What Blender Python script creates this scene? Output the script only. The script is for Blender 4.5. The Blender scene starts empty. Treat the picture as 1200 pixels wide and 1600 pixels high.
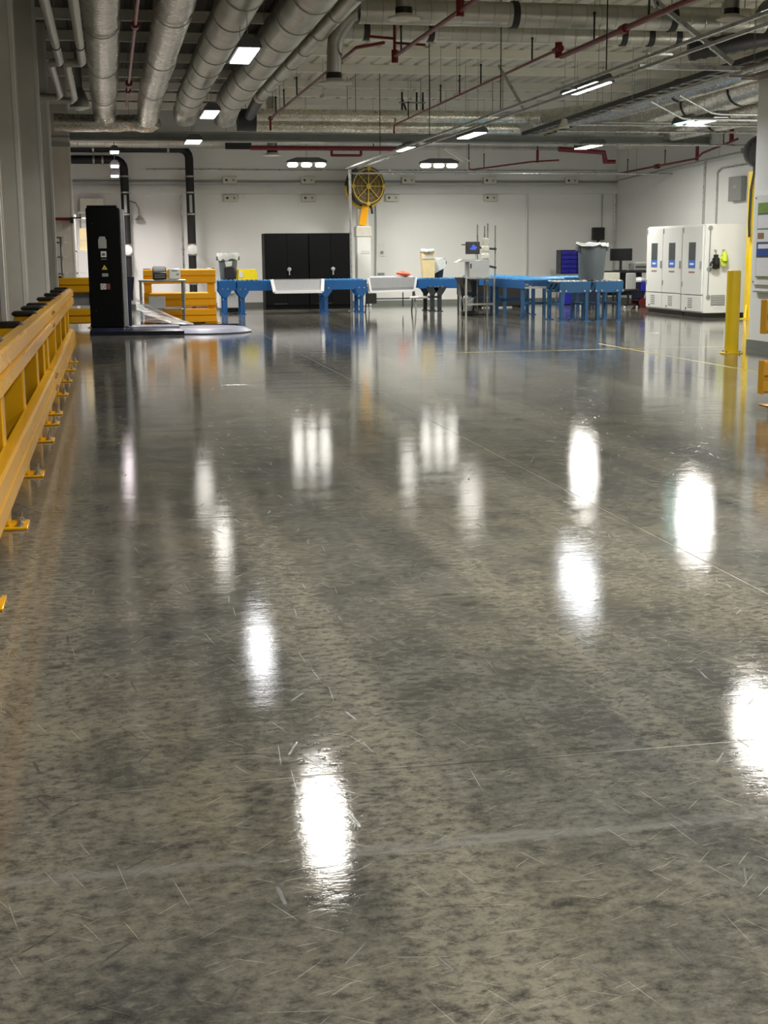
import bpy, math, random
from math import sin, cos, pi, radians, sqrt
from mathutils import Vector, Matrix

random.seed(7)
SC = bpy.context.scene
COL = SC.collection

# ------------------------------------------------------------------ camera
yaw, pitch, roll = radians(11.0611), radians(10.7208), radians(0.51565)
fv = Vector((sin(yaw) * cos(pitch), cos(yaw) * cos(pitch), -sin(pitch)))
rv = Vector((cos(yaw), -sin(yaw), 0.0))
uv = rv.cross(fv)
r2 = rv * cos(roll) - uv * sin(roll)
u2 = rv * sin(roll) + uv * cos(roll)
cam_d = bpy.data.cameras.new('camera')
cam = bpy.data.objects.new('camera', cam_d)
COL.objects.link(cam)
cam_d.sensor_fit = 'VERTICAL'
cam_d.sensor_height = 36.0
cam_d.lens = 48.0
cam_d.clip_start = 0.05
cam_d.clip_end = 200
cam.matrix_world = Matrix(((r2.x, u2.x, -fv.x, 0.0), (r2.y, u2.y, -fv.y, 0.0), (r2.z, u2.z, -fv.z, 1.35), (0, 0, 0, 1)))
SC.camera = cam

# ------------------------------------------------------------------ world + exposure
world = bpy.data.worlds.new('world')
SC.world = world
world.use_nodes = True
world.node_tree.nodes['Background'].inputs[0].default_value = (0.5, 0.53, 0.55, 1)
world.node_tree.nodes['Background'].inputs[1].default_value = 0.02
SC.view_settings.view_transform = 'Standard'
SC.view_settings.look = 'None'
SC.view_settings.gamma = 1.0
SC.view_settings.use_curve_mapping = False
SC.view_settings.exposure = 0.0
LAMP = 12.0            # glow of the lamp diffusers seen from the side
BEAM = 104.0            # watts thrown downward by each lamp, through its louvre
SPREAD = radians(148)

# ------------------------------------------------------------------ materials
def lin(c):
    return tuple(((x / 255.0) / 12.92 if x / 255.0 <= 0.04045 else ((x / 255.0 + 0.055) / 1.055) ** 2.4) for x in c)

class NT:
    def __init__(s, name):
        s.m = bpy.data.materials.new(name)
        s.m.use_nodes = True
        s.t = s.m.node_tree
        s.b = s.t.nodes['Principled BSDF']
    def n(s, typ, **kw):
        nd = s.t.nodes.new(typ)
        for k, v in kw.items():
            setattr(nd, k, v)
        return nd
    def l(s, a, b):
        s.t.links.new(a, b)
    def setin(s, sock, v):
        if hasattr(v, 'is_output'):
            s.l(v, sock)
        else:
            sock.default_value = v
    def math(s, op, a, b=0.0, c=None, clamp=False):
        nd = s.n('ShaderNodeMath', operation=op, use_clamp=clamp)
        s.setin(nd.inputs[0], a); s.setin(nd.inputs[1], b)
        if c is not None: s.setin(nd.inputs[2], c)
        return nd.outputs[0]
    def mix(s, f, a, b, mode='MIX'):
        nd = s.n('ShaderNodeMix', data_type='RGBA', blend_type=mode)
        s.setin(nd.inputs[0], f)
        s.setin(nd.inputs[6], a if hasattr(a, 'is_output') else (*a[:3], 1))
        s.setin(nd.inputs[7], b if hasattr(b, 'is_output') else (*b[:3], 1))
        return nd.outputs[2]
    def noise(s, vec, scale, detail=4, rough=0.55, dist=0.0):
        nd = s.n('ShaderNodeTexNoise')
        s.l(vec, nd.inputs['Vector'])
        nd.inputs['Scale'].default_value = scale
        nd.inputs['Detail'].default_value = detail
        nd.inputs['Roughness'].default_value = rough
        nd.inputs['Distortion'].default_value = dist
        return nd.outputs[0]
    def ramp(s, fac, a, b, lo=0.0, hi=1.0):
        nd = s.n('ShaderNodeMapRange', clamp=True)
        s.setin(nd.inputs[0], fac)
        nd.inputs[1].default_value = a; nd.inputs[2].default_value = b
        nd.inputs[3].default_value = lo; nd.inputs[4].default_value = hi
        return nd.outputs[0]
    def mapping(s, vec, scale=(1, 1, 1), rot=0.0, loc=(0, 0, 0)):
        nd = s.n('ShaderNodeMapping')
        s.l(vec, nd.inputs[0])
        nd.inputs['Location'].default_value = loc
        nd.inputs['Rotation'].default_value = (0, 0, rot)
        nd.inputs['Scale'].default_value = scale
        return nd.outputs[0]
    def bump(s, h, strength, dist=0.01, normal=None):
        nd = s.n('ShaderNodeBump')
        nd.inputs['Strength'].default_value = strength
        nd.inputs['Distance'].default_value = dist
        s.l(h, nd.inputs['Height'])
        if normal is not None: s.l(normal, nd.inputs['Normal'])
        return nd.outputs[0]

def mat(name, rgb, rough=0.5, metal=0.0, var=0.10, scale=6.0, bump=0.0, bscale=None, spec=0.5, coat=0.0, rvar=0.06):
    """plain paint / metal / plastic with a little procedural unevenness of colour and gloss"""
    k = NT(name)
    pos = k.n('ShaderNodeNewGeometry').outputs['Position']
    c = lin(rgb)
    nz = k.noise(pos, scale, 3)
    f = k.ramp(nz, 0.3, 0.7)
    k.l(k.mix(f, tuple(x * (1 - var) for x in c), tuple(min(1, x * (1 + var)) for x in c)), k.b.inputs['Base Color'])
    k.l(k.ramp(nz, 0.3, 0.7, max(0.02, rough - rvar), min(1, rough + rvar)), k.b.inputs['Roughness'])
    k.b.inputs['Metallic'].default_value = metal
    k.b.inputs['Specular IOR Level'].default_value = spec
    k.b.inputs['Coat Weight'].default_value = coat
    if bump:
        k.l(k.bump(k.noise(pos, bscale or scale * 5, 4), bump, 0.01), k.b.inputs['Normal'])
    return k.m

def emit(name, rgb, strength):
    k = NT(name)
    k.b.inputs['Base Color'].default_value = (*lin(rgb), 1)
    k.b.inputs['Emission Color'].default_value = (*lin(rgb), 1)
    k.b.inputs['Emission Strength'].default_value = strength
    return k.m

def foil_mat(name, rgb, speckle=False):
    k = NT(name)
    pos = k.n('ShaderNodeNewGeometry').outputs['Position']
    c = lin(rgb)
    n1 = k.noise(pos, 3.0, 5, 0.6)
    n2 = k.noise(pos, 16.0, 4, 0.65, 0.6)
    k.l(k.mix(k.ramp(n1, 0.3, 0.7), tuple(x * 0.78 for x in c), c), k.b.inputs['Base Color'])
    k.b.inputs['Metallic'].default_value = 0.85
    k.l(k.ramp(n2, 0.3, 0.7, 0.22, 0.36), k.b.inputs['Roughness'])
    n3 = k.noise(pos, 4.0, 3, 0.5, 0.3)
    h = k.math('ADD', k.math('MULTIPLY', n3, 0.7), k.math('MULTIPLY', n2, 0.018 if not speckle else .08))
    k.l(k.bump(h, 0.42 if not speckle else .5, 0.03), k.b.inputs['Normal'])
    return k.m

def steel_duct_mat(name, rgb, axis, pitch):
    """galvanised spiral duct: spangle plus a rolled lock-seam every pitch metres"""
    k = NT(name)
    pos = k.n('ShaderNodeNewGeometry').outputs['Position']
    sep = k.n('ShaderNodeSeparateXYZ'); k.l(pos, sep.inputs[0])
    a = sep.outputs[axis]
    w = k.math('PINGPONG', a, pitch / 2)
    seam = k.ramp(w, 0.0, 0.008, 1.0, 0.0)
    c = lin(rgb)
    n1 = k.noise(pos, 2.2, 4); n2 = k.noise(pos, 30, 2)
    base = k.mix(k.ramp(n1, 0.3, 0.7), tuple(x * 0.8 for x in c), tuple(min(1, x * 1.1) for x in c))
    base = k.mix(k.math('MULTIPLY', seam, 0.45), base, (0.05, 0.05, 0.05))
    k.l(base, k.b.inputs['Base Color'])
    k.b.inputs['Metallic'].default_value = 0.8
    k.l(k.ramp(n2, 0.3, 0.7, 0.30, 0.42), k.b.inputs['Roughness'])
    k.l(k.bump(seam, 0.4, 0.01), k.b.inputs['Normal'])
    return k.m

def scratches(k, pos, ang, row, length, keep, thick, seed):
    """short straight scores: rows of cells at one angle, a few cells hold a hairline"""
    q = k.mapping(pos, (1, 1, 1), ang, (seed * 3.7, seed * 1.9, 0))
    sp = k.n('ShaderNodeSeparateXYZ'); k.l(q, sp.inputs[0])
    v = k.math('DIVIDE', sp.outputs[1], row)
    rid = k.math('FLOOR', v)
    wn = k.n('ShaderNodeTexWhiteNoise', noise_dimensions='1D'); k.l(rid, wn.inputs['W'])
    u = k.math('ADD', k.math('DIVIDE', sp.outputs[0], length), k.math('MULTIPLY', wn.outputs['Value'], 57.0))
    cid = k.math('FLOOR', u)
    cb = k.n('ShaderNodeCombineXYZ'); k.l(cid, cb.inputs[0]); k.l(rid, cb.inputs[1])
    w2 = k.n('ShaderNodeTexWhiteNoise', noise_dimensions='3D'); k.l(cb.outputs[0], w2.inputs['Vector'])
    on = k.math('GREATER_THAN', w2.outputs['Value'], 1 - keep)
    fu = k.math('FRACT', u); fv_ = k.math('FRACT', v)
    sep2 = k.n('ShaderNodeSeparateColor'); k.l(w2.outputs['Color'], sep2.inputs[0])
    # centre of the hairline wanders across the cell, slightly sloped and bowed
    cen = k.math('ADD', k.math('MULTIPLY_ADD', sep2.outputs[1], .4, .3), k.math('MULTIPLY', k.math('SUBTRACT', fu, .5), k.math('MULTIPLY_ADD', sep2.outputs[2], .5, -.25)))
    d = k.math('ABSOLUTE', k.math('SUBTRACT', fv_, cen))
    ln = k.ramp(d, thick / row * .4, thick / row, 1, 0)
    end = k.math('MULTIPLY', k.ramp(fu, .02, .2), k.ramp(fu, .65, .98, 1, 0))
    return k.math('MULTIPLY', k.math('MULTIPLY', ln, on), end)

def concrete_floor():
    k = NT('polished_concrete')
    pos = k.n('ShaderNodeNewGeometry').outputs['Position']
    sep = k.n('ShaderNodeSeparateXYZ'); k.l(pos, sep.inputs[0])
    X, Y = sep.outputs[0], sep.outputs[1]
    big = k.noise(k.mapping(pos, (0.7, 0.45, 1)), 1.0, 3, 0.55)
    mid = k.noise(k.mapping(pos, (2.6, 2.4, 1)), 1.0, 8, 0.72)
    fine = k.noise(k.mapping(pos, (24, 30, 1)), 1.0, 6, 0.76)
    diag = k.noise(k.mapping(pos, (14, 26, 1), 0.75), 1.0, 5, 0.74)
    grit = k.noise(k.mapping(pos, (110, 160, 1)), 1.0, 3, 0.7)
    lanes = k.noise(k.mapping(pos, (2.4, 0.04, 1)), 1.0, 2, 0.5)
    warm = lin((118, 114, 98)); grey = lin((96, 96, 93)); dark = lin((64, 64, 62)); light = lin((142, 138, 123))
    col = k.mix(k.ramp(big, 0.38, 0.62), grey, warm)
    col = k.mix(k.ramp(mid, 0.38, 0.56, 0.8, 0.0), col, dark)
    col = k.mix(k.math('MULTIPLY', k.ramp(lanes, 0.46, 0.62, 0.0, 0.8), k.ramp(fine, .35, .6, .4, 1.0)), col, light)
    col = k.mix(k.ramp(fine, 0.52, 0.36, 0.0, 0.75), col, lin((50, 50, 49)))
    col = k.mix(k.ramp(fine, 0.54, 0.70, 0.0, 0.6), col, lin((136, 132, 118)))
    col = k.mix(k.ramp(diag, 0.56, 0.70, 0.0, 0.45), col, lin((130, 128, 119)))
    col = k.mix(k.ramp(diag, 0.44, 0.32, 0.0, 0.5), col, lin((56, 56, 54)))
    col = k.mix(k.ramp(grit, 0.3, 0.7, 0.0, 0.3), col, lin((58, 57, 54)))
    # sparse dark scuffs
    scm = k.ramp(k.noise(k.mapping(pos, (4, 6, 1), 0.25), 1.0, 6, 0.75), 0.58, 0.67)
    col = k.mix(k.math('MULTIPLY', scm, 0.7), col, lin((38, 38, 39)))
    # scores and scratches
    light_s = None
    for i, (ang, row, ln, keep, th) in enumerate(((0.55, .04, .10, .11, .0010), (-0.75, .045, .11, .10, .0010), (1.2, .06, .14, .08, .0011), (0.08, .09, .2, .08, .0011), (1.5, .12, .20, .08, .0013), (-0.35, .030, .06, .12, .0010))):
        q = scratches(k, pos, ang, row, ln, keep, th, i + 1)
        light_s = q if light_s is None else k.math('MAXIMUM', light_s, q)
    dark_s = None
    for i, (ang, row, ln, keep, th) in enumerate(((-1.0, .16, .13, .10, .004), (1.05, .21, .13, .10, .004), (1.45, .24, .12, .10, .006))):
        q = scratches(k, pos, ang, row, ln, keep, th, i + 11)
        dark_s = q if dark_s is None else k.math('MAXIMUM', dark_s, q)
    col = k.mix(k.math('MULTIPLY', light_s, k.ramp(mid, .35, .6, .08, .45)), col, lin((170, 167, 155)))
    col = k.mix(k.math('MULTIPLY', dark_s, k.ramp(fine, .35, .6, .2, .8)), col, lin((34, 34, 35)))
    # rubbed band where tape once ran across the floor
    wob = k.math('MULTIPLY', k.math('SUBTRACT', k.noise(k.mapping(pos, (3, 0, 0)), 1.0, 4), 0.5), 0.03)
    d = k.math('ABSOLUTE', k.math('ADD', k.math('SUBTRACT', Y, 2.90), wob))
    band = k.math('MULTIPLY', k.ramp(d, 0.018, 0.034, 1, 0), k.ramp(k.noise(k.mapping(pos, (1.6, 14, 1)), 1.0, 5, .65), 0.40, 0.66, 0.05, 0.6))
    col = k.mix(band, col, lin((132, 132, 130)))
    k.l(col, k.b.inputs['Base Color'])
    wear = k.noise(k.mapping(pos, (0.55, 0.4, 1)), 1.0, 4, 0.6)
    rg = k.ramp(wear, 0.32, 0.68, 0.015, 0.045)
    rg = k.math('ADD', rg, k.ramp(mid, 0.4, 0.7, 0.0, 0.03))
    rg = k.math('ADD', rg, k.math('MULTIPLY', k.math('MAXIMUM', light_s, dark_s), 0.25))
    k.l(rg, k.b.inputs['Roughness'])
    k.b.inputs['Specular IOR Level'].default_value = 0.7
    rip = k.noise(k.mapping(pos, (7, 22, 1)), 1.0, 4, 0.65)
    swell = k.noise(k.mapping(pos, (1.2, 3.2, 1)), 1.0, 2, 0.5)
    h = k.math('ADD', k.math('MULTIPLY', rip, 0.22), k.math('MULTIPLY', swell, 0.8))
    h = k.math('ADD', h, k.math('MULTIPLY', fine, 0.14))
    h = k.math('ADD', h, k.math('MULTIPLY', diag, 0.09))
    h = k.math('ADD', h, k.math('MULTIPLY', k.noise(k.mapping(pos, (48, 95, 1)), 1.0, 2, 0.6), 0.055))
    k.l(k.bump(h, 0.19, 0.008), k.b.inputs['Normal'])
    return k.m

def filler_mat():
    k = NT('joint_filler')
    pos = k.n('ShaderNodeNewGeometry').outputs['Position']
    f = k.ramp(k.noise(pos, 0.9, 4, 0.7), 0.42, 0.62)
    k.l(k.mix(f, lin((52, 51, 47)), lin((168, 165, 152))), k.b.inputs['Base Color'])
    k.b.inputs['Roughness'].default_value = 0.3
    return k.m

def mesh_belt_mat(name, rgb, alpha):
    k = NT(name)
    k.b.inputs['Base Color'].default_value = (*lin(rgb), 1)
    k.b.inputs['Roughness'].default_value = 0.12
    pos = k.n('ShaderNodeNewGeometry').outputs['Position']
    nz = k.noise(k.mapping(pos, (3, 3, 22)), 1.0, 3)
    k.l(k.ramp(nz, 0.35, 0.7, alpha * 0.5, min(1, alpha * 1.8)), k.b.inputs['Alpha'])
    return k.m

M = dict(
    floor=concrete_floor(),
    sub=filler_mat(),
    wall=mat('white_wall_paint', (233, 233, 228), 0.55, 0, 0.02, 1.0),
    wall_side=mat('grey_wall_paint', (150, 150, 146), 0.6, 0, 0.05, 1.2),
    trimw=mat('white_trim_paint', (222, 222, 218), 0.45, 0, 0.03, 3),
    base=mat('grey_vinyl_base', (120, 124, 116), 0.4, 0, 0.06, 5),
    deck=mat('roof_deck_paint', (208, 205, 190), 0.7, 0, 0.08, 0.8),
    deckshade=mat('shaded_deck_paint', (84, 78, 70), 0.75, 0, 0.10, 0.8),  # left bay deck, its lack of light above the ducts put into the colour
    purlin=mat('purlin_paint', (236, 233, 222), 0.5, 0, 0.06, 2),
    girder=mat('girder_paint', (150, 154, 150), 0.45, 0.1, 0.07, 3),
    column=mat('grey_column_paint', (206, 202, 192), 0.5, 0, 0.07, 2.2, 0.05, 30),
    soffit=mat('brown_soffit', (128, 112, 104), 0.6, 0, 0.05, 3),
    galvx=steel_duct_mat('galvanised_duct_x', (196, 195, 186), 0, 0.22),
    galvy=steel_duct_mat('galvanised_duct_y', (190, 188, 176), 1, 0.30),
    galv=mat('galvanised_steel', (176, 176, 170), 0.38, 0.8, 0.10, 8),
    conduit=mat('conduit_steel', (182, 184, 182), 0.3, 0.75, 0.06, 10),
    foil=foil_mat('foil_jacket', (226, 222, 212)),
    foil2=foil_mat('speckled_foil_jacket', (226, 222, 208), True),
    jacket=mat('white_pipe_jacket', (196, 194, 186), 0.35, 0.35, 0.07, 6, 0.1, 20),
    collar=mat('canvas_collar', (206, 202, 186), 0.55, 0, 0.08, 20),
    black=mat('black_rubber_insulation', (22, 22, 23), 0.6, 0, 0.15, 12, 0.1, 40),
    flex=mat('dark_flex_duct', (56, 56, 58), 0.45, 0.3, 0.1, 10),
    strap=mat('dark_strap', (42, 42, 42), 0.5, 0.2, 0.1, 9),
    red=mat('red_sprinkler_paint', (116, 24, 32), 0.4, 0, 0.12, 9),
    redlite=mat('weathered_red_pipe', (170, 96, 100), 0.35, 0.2, 0.15, 9),
    plate=mat('white_diffuser_paint', (216, 213, 200), 0.45, 0, 0.04, 6),
    housing=mat('lamp_housing', (88, 90, 90), 0.5, 0.3, 0.06, 8),
    lamp=emit('lamp_diffuser', (255, 250, 240), LAMP),
    lampcool=emit('cool_lamp_diffuser', (246, 248, 255), LAMP),
    lamppink=emit('pinkish_lamp_diffuser', (255, 240, 244), LAMP * 1.6),
    teal=emit('teal_lamp_diffuser', (170, 245, 235), 9.0),
    green=emit('green_sign_face', (60, 220, 120), 0.9),
    yellow=mat('safety_yellow_gloss', (206, 150, 12), 0.2, 0, 0.02, 1.5, 0, None, 0.5, 0, .015),
    yellowp=mat('traffic_yellow_paint', (236, 200, 26), 0.35, 0, 0.02, 3, 0, None, 0.5, 0.1, .02),
    orange=mat('amber_barrier_paint', (255, 180, 12), 0.4, 0, 0.02, 3, 0, None, .35, 0, .02),
    cap=mat('black_plastic_cap', (24, 23, 22), 0.4, 0, 0.1, 20),
    bolt=mat('zinc_bolt', (176, 170, 156), 0.3, 0.85, 0.1, 30),
    machine=mat('black_powder_coat', (9, 9, 10), 0.55, 0, 0.10, 5, 0, None, .12),
    alu=mat('brushed_aluminium', (186, 188, 192), 0.35, 0.7, 0.06, 10),
    turn=mat('steel_turntable', (142, 144, 162), 0.4, 0.25, 0.08, 6),
    navy=mat('navy_steel', (22, 26, 44), 0.4, 0.1, 0.1, 6),
    sticker=mat('grey_sticker', (150, 152, 148), 0.5, 0, 0.1, 60),
    stickerw=mat('white_sticker', (214, 210, 208), 0.5, 0, 0.1, 80),
    triangle=mat('warning_yellow', (216, 190, 60), 0.5, 0, 0.05, 40),
    stickred=mat('dull_red_sticker', (120, 66, 66), 0.5, 0, 0.1, 60),
    blue=mat('conveyor_blue', (22, 86, 146), 0.38, 0, 0.05, 5),
    bluedk=mat('dark_conveyor_blue', (24, 76, 116), 0.4, 0, 0.09, 5),
    roller=mat('zinc_roller', (182, 186, 188), 0.3, 0.7, 0.07, 20),
    bluebelt=mat('blue_roller_sleeve', (58, 134, 190), 0.3, 0, 0.08, 9),
    stainless=mat('stainless_steel', (168, 168, 160), 0.3, 0.8, 0.06, 8),
    darkleg=mat('dark_steel_leg', (52, 54, 60), 0.45, 0.3, 0.1, 9),
    white=mat('white_enamel', (228, 228, 222), 0.35, 0, 0.03, 5),
    offwhite=mat('off_white_plastic', (214, 210, 196), 0.5, 0, 0.05, 9),
    cabinetw=mat('chamber_white', (222, 222, 217), 0.35, 0, 0.01, 2, 0, None, .5, 0, .02),
    vent=mat('grey_vent', (148, 150, 146), 0.5, 0.2, 0.06, 20),
    dark=mat('charcoal_plastic', (34, 35, 38), 0.45, 0, 0.1, 10),
    brute=mat('grey_bin_plastic', (86, 94, 98), 0.5, 0, 0.07, 7),
    brutedk=mat('dark_bin_plastic', (52, 56, 58), 0.5, 0, 0.07, 7),
    bag=mat('translucent_bag_plastic', (206, 210, 206), 0.25, 0, 0.07, 22, 0.5, 45),
    yellowbin=mat('lemon_bin_plastic', (246, 222, 30), 0.4, 0, 0.04, 9),
    pad=mat('grey_padded_fabric', (156, 158, 160), 0.7, 0, 0.05, 15),
    padw=mat('white_padded_fabric', (238, 238, 240), 0.6, 0, 0.03, 15),
    paddk=mat('dark_grey_foam', (116, 118, 120), 0.7, 0, 0.06, 15),
    card=mat('pale_cardboard', (226, 208, 160), 0.7, 0, 0.05, 12),
    salmon=mat('salmon_plastic', (244, 96, 66), 0.45, 0, 0.08, 25),
    screen=emit('blue_screen_glow', (70, 90, 210), 0.35),
    screenoff=mat('dark_screen', (14, 14, 18), 0.15, 0, 0.1, 20),
    bluebin=mat('royal_blue_plastic', (34, 34, 158), 0.4, 0, 0.08, 8),
    bluelabel=mat('blue_label', (62, 104, 190), 0.45, 0, 0.1, 50),
    photo=mat('dark_label_picture', (66, 72, 72), 0.45, 0, 0.5, 40),
    brown=mat('brown_print', (150, 112, 80), 0.5, 0, 0.1, 50),
    lime=mat('lime_glove', (206, 222, 66), 0.6, 0, 0.06, 25, 0.3, 60),
    redwheel=mat('dark_red_wheel', (110, 26, 30), 0.4, 0, 0.08, 9),
    leaf=mat('green_print', (120, 150, 70), 0.5, 0, 0.3, 40),
    paper=mat('white_paper', (226, 226, 228), 0.6, 0, 0.03, 20),
    inkblue=mat('blue_print', (40, 74, 150), 0.5, 0, 0.08, 30),
    inkgrey=mat('grey_print', (96, 98, 104), 0.5, 0, 0.2, 60),
    fanyellow=mat('fan_guard_yellow', (198, 166, 54), 0.45, 0, 0.08, 9),
    fanback=mat('fan_dark_gold', (92, 74, 22), 0.5, 0.1, 0.15, 12),
    film=mesh_belt_mat('stretch_film', (236, 239, 240), 0.5),
    stripe=mat('worn_yellow_line', (190, 172, 70), 0.35, 0, 0.25, 14),
    pink=mat('pink_plastic', (232, 150, 140), 0.5, 0, 0.05, 9),
    grille=mat('light_grey_panel', (170, 172, 170), 0.5, 0.1, 0.05, 9),
)

# ------------------------------------------------------------------ mesh builder
class MB:
    def __init__(s):
        s.v = []; s.f = []
    def add(s, vs, fs):
        b = len(s.v)
        s.v += [tuple(v) for v in vs]
        s.f += [tuple(b + i for i in f) for f in fs]
        return s
    def box(s, x0, x1, y0, y1, z0, z1, c=0.0):
        if c <= 0:
            vs = [(x0, y0, z0), (x1, y0, z0), (x1, y1, z0), (x0, y1, z0), (x0, y0, z1), (x1, y0, z1), (x1, y1, z1), (x0, y1, z1)]
            return s.add(vs, [(0, 3, 2, 1), (4, 5, 6, 7), (0, 1, 5, 4), (1, 2, 6, 5), (2, 3, 7, 6), (3, 0, 4, 7)])
        # chamfered vertical edges and a chamfered top and bottom rim
        def ring(i, z):
            return [(x0 + i + c, y0 + i, z), (x1 - i - c, y0 + i, z), (x1 - i, y0 + i + c, z), (x1 - i, y1 - i - c, z), (x1 - i - c, y1 - i, z), (x0 + i + c, y1 - i, z), (x0 + i, y1 - i - c, z), (x0 + i, y0 + i + c, z)]
        return s.rings([ring(c, z0), ring(0, z0 + c), ring(0, z1 - c), ring(c, z1)])
    def rings(s, rs, cap=True, closed=True):
        n = len(rs[0]); b = len(s.v)
        for r in rs: s.v += [tuple(p) for p in r]
        m = n if closed else n - 1
        for k in range(len(rs) - 1):
            for i in range(m):
                j = (i + 1) % n
                s.f.append((b + k * n + i, b + k * n + j, b + (k + 1) * n + j, b + (k + 1) * n + i))
        if cap:
            s.f.append(tuple(b + i for i in reversed(range(n))))
            s.f.append(tuple(b + (len(rs) - 1) * n + i for i in range(n)))
        return s
    def bar(s, p, q, w, h, up=(0, 0, 1)):
        p, q = Vector(p), Vector(q); d = (q - p).normalized(); up = Vector(up)
        if abs(d.dot(up)) > 0.99: up = Vector((0, 1, 0))
        a = d.cross(up).normalized(); b = a.cross(d).normalized()
        rs = []
        for o in (p, q):
            rs.append([o - a * w / 2 - b * h / 2, o + a * w / 2 - b * h / 2, o + a * w / 2 + b * h / 2, o - a * w / 2 + b * h / 2])
        return s.rings(rs)
    def tube(s, pts, r, n=10, cap=True, radii=None):
        pts = [Vector(p) for p in pts]; rs = []
        up = None
        for i, p in enumerate(pts):
            if i == 0: d = pts[1] - p
            elif i == len(pts) - 1: d = p - pts[i - 1]
            else: d = (pts[i + 1] - p).normalized() + (p - pts[i - 1]).normalized()
            d.normalize()
            if up is None:
                up = Vector((0, 0, 1)) if abs(d.z) < 0.9 else Vector((0, 1, 0))
            a = d.cross(up)
            if a.length < 1e-4: a = d.cross(Vector((1, 0, 0)))
            a.normalize(); up = a.cross(d).normalized()
            rr = radii[i] if radii else r
            k = 1.0
            if 0 < i < len(pts) - 1:
                cs = (pts[i + 1] - p).normalized().dot((p - pts[i - 1]).normalized())
                k = 1.0 / max(0.5, sqrt(max(0.0, (1 + cs) / 2)))
            rs.append([p + (a * cos(2 * pi * j / n) + up * sin(2 * pi * j / n)) * rr for j in range(n)])
        return s.rings(rs, cap)
    def cyl(s, p, q, r, n=14, r2=None):
        return s.tube([p, q], r, n, True, [r, r if r2 is None else r2])
    def ring(s, p, axis, r, t, w, n=24):
        """a flat hoop: radius r, radial thickness t, width w along axis"""
        ax = Vector(axis).normalized(); up = Vector((0, 0, 1)) if abs(ax.z) < 0.9 else Vector((0, 1, 0))
        a = ax.cross(up).normalized(); b = a.cross(ax); p = Vector(p)
        prof = [(r - t / 2, -w / 2), (r + t / 2, -w / 2), (r + t / 2, w / 2), (r - t / 2, w / 2)]
        bs = len(s.v)
        for j in range(n):
            d = a * cos(2 * pi * j / n) + b * sin(2 * pi * j / n)
            for (rr, h) in prof: s.v.append(tuple(p + d * rr + ax * h))
        for j in range(n):
            for i in range(4):
                s.f.append((bs + j * 4 + i, bs + j * 4 + (i + 1) % 4, bs + ((j + 1) % n) * 4 + (i + 1) % 4, bs + ((j + 1) % n) * 4 + i))
        return s
    def lathe(s, prof, c, n=24, axis=(0, 0, 1), wob=None):
        ax = Vector(axis).normalized(); up = Vector((0, 1, 0)) if abs(ax.y) < 0.9 else Vector((0, 0, 1))
        a = ax.cross(up).normalized(); b = a.cross(ax); c = Vector(c)
        rs = []
        for (r, h) in prof:
            rs.append([c + ax * (h + (wob(j, h)[1] if wob else 0)) + (a * cos(2 * pi * j / n) - b * sin(2 * pi * j / n)) * (r * (wob(j, h)[0] if wob else 1)) for j in range(n)])
        return s.rings(rs, True)
    def prism(s, poly, a, b, axis='Y'):
        """poly of (u, w) extruded from a to b along axis; for Y: u=x w=z, for X: u=y w=z, for Z: u=x w=y"""
        def P(u, w, t): return (u, t, w) if axis == 'Y' else ((t, u, w) if axis == 'X' else (u, w, t))
        return s.rings([[P(u, w, a) for u, w in poly], [P(u, w, b) for u, w in poly]])
    def build(s, name, m, parent=None, loc=None, smooth=True, sharp=38):
        if loc is None:
            if parent is not None:
                loc = Vector(parent['_w'])
            else:
                xs = [v[0] for v in s.v]; ys = [v[1] for v in s.v]; zs = [v[2] for v in s.v]
                loc = Vector(((min(xs) + max(xs)) / 2, (min(ys) + max(ys)) / 2, min(zs)))
        loc = Vector(loc)
        me = bpy.data.meshes.new(name)
        me.from_pydata([(v[0] - loc.x, v[1] - loc.y, v[2] - loc.z) for v in s.v], [], s.f)
        import bmesh
        bm = bmesh.new(); bm.from_mesh(me)
        bmesh.ops.recalc_face_normals(bm, faces=bm.faces)
        bm.to_mesh(me); bm.free()
        if smooth:
            me.polygons.foreach_set('use_smooth', [True] * len(me.polygons))
            me.set_sharp_from_angle(angle=radians(sharp))
        me.materials.append(m)
        o = bpy.data.objects.new(name, me)
        COL.objects.link(o)
        o['_w'] = tuple(loc)
        if parent is not None:
            o.parent = parent
            o.location = loc - Vector(parent['_w'])
        else:
            o.location = loc
        return o

def B(*a, **k):
    return MB().box(*a, **k)

def tag(o, label, cat, group=None, kind=None):
    o['label'] = label; o['category'] = cat
    if group: o['group'] = group
    if kind: o['kind'] = kind
    return o

def thing(name, label, cat, loc, group=None):
    o = bpy.data.objects.new(name, None)
    COL.objects.link(o)
    o.location = loc; o['_w'] = tuple(loc)
    o.empty_display_size = 0.2
    return tag(o, label, cat, group)

def struct(mb, name, m):
    o = mb.build(name, m, loc=(0, 0, 0)); o['kind'] = 'structure'
    return o

def dup(root, delta, label=None, group=None):
    def cp(o, par):
        c = o.copy(); COL.objects.link(c)
        if par is not None: c.parent = par
        for ch in list(o.children): cp(ch, c)
        return c
    c = cp(root, None)
    c.location = root.location + Vector(delta)
    if label: c['label'] = label
    if group: c['group'] = group
    return c

def arc(c, r, a0, a1, n, plane='YZ'):
    out = []
    for i in range(n + 1):
        t = a0 + (a1 - a0) * i / n
        u, w = r * cos(t), r * sin(t)
        if plane == 'YZ': out.append((c[0], c[1] + u, c[2] + w))
        elif plane == 'XZ': out.append((c[0] + u, c[1], c[2] + w))
        else: out.append((c[0] + u, c[1] + w, c[2]))
    return out

DECK = 5.04      # underside of the roof deck
WY = 36.5        # face of the back wall
WX = 13.72       # face of the right wall

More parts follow.
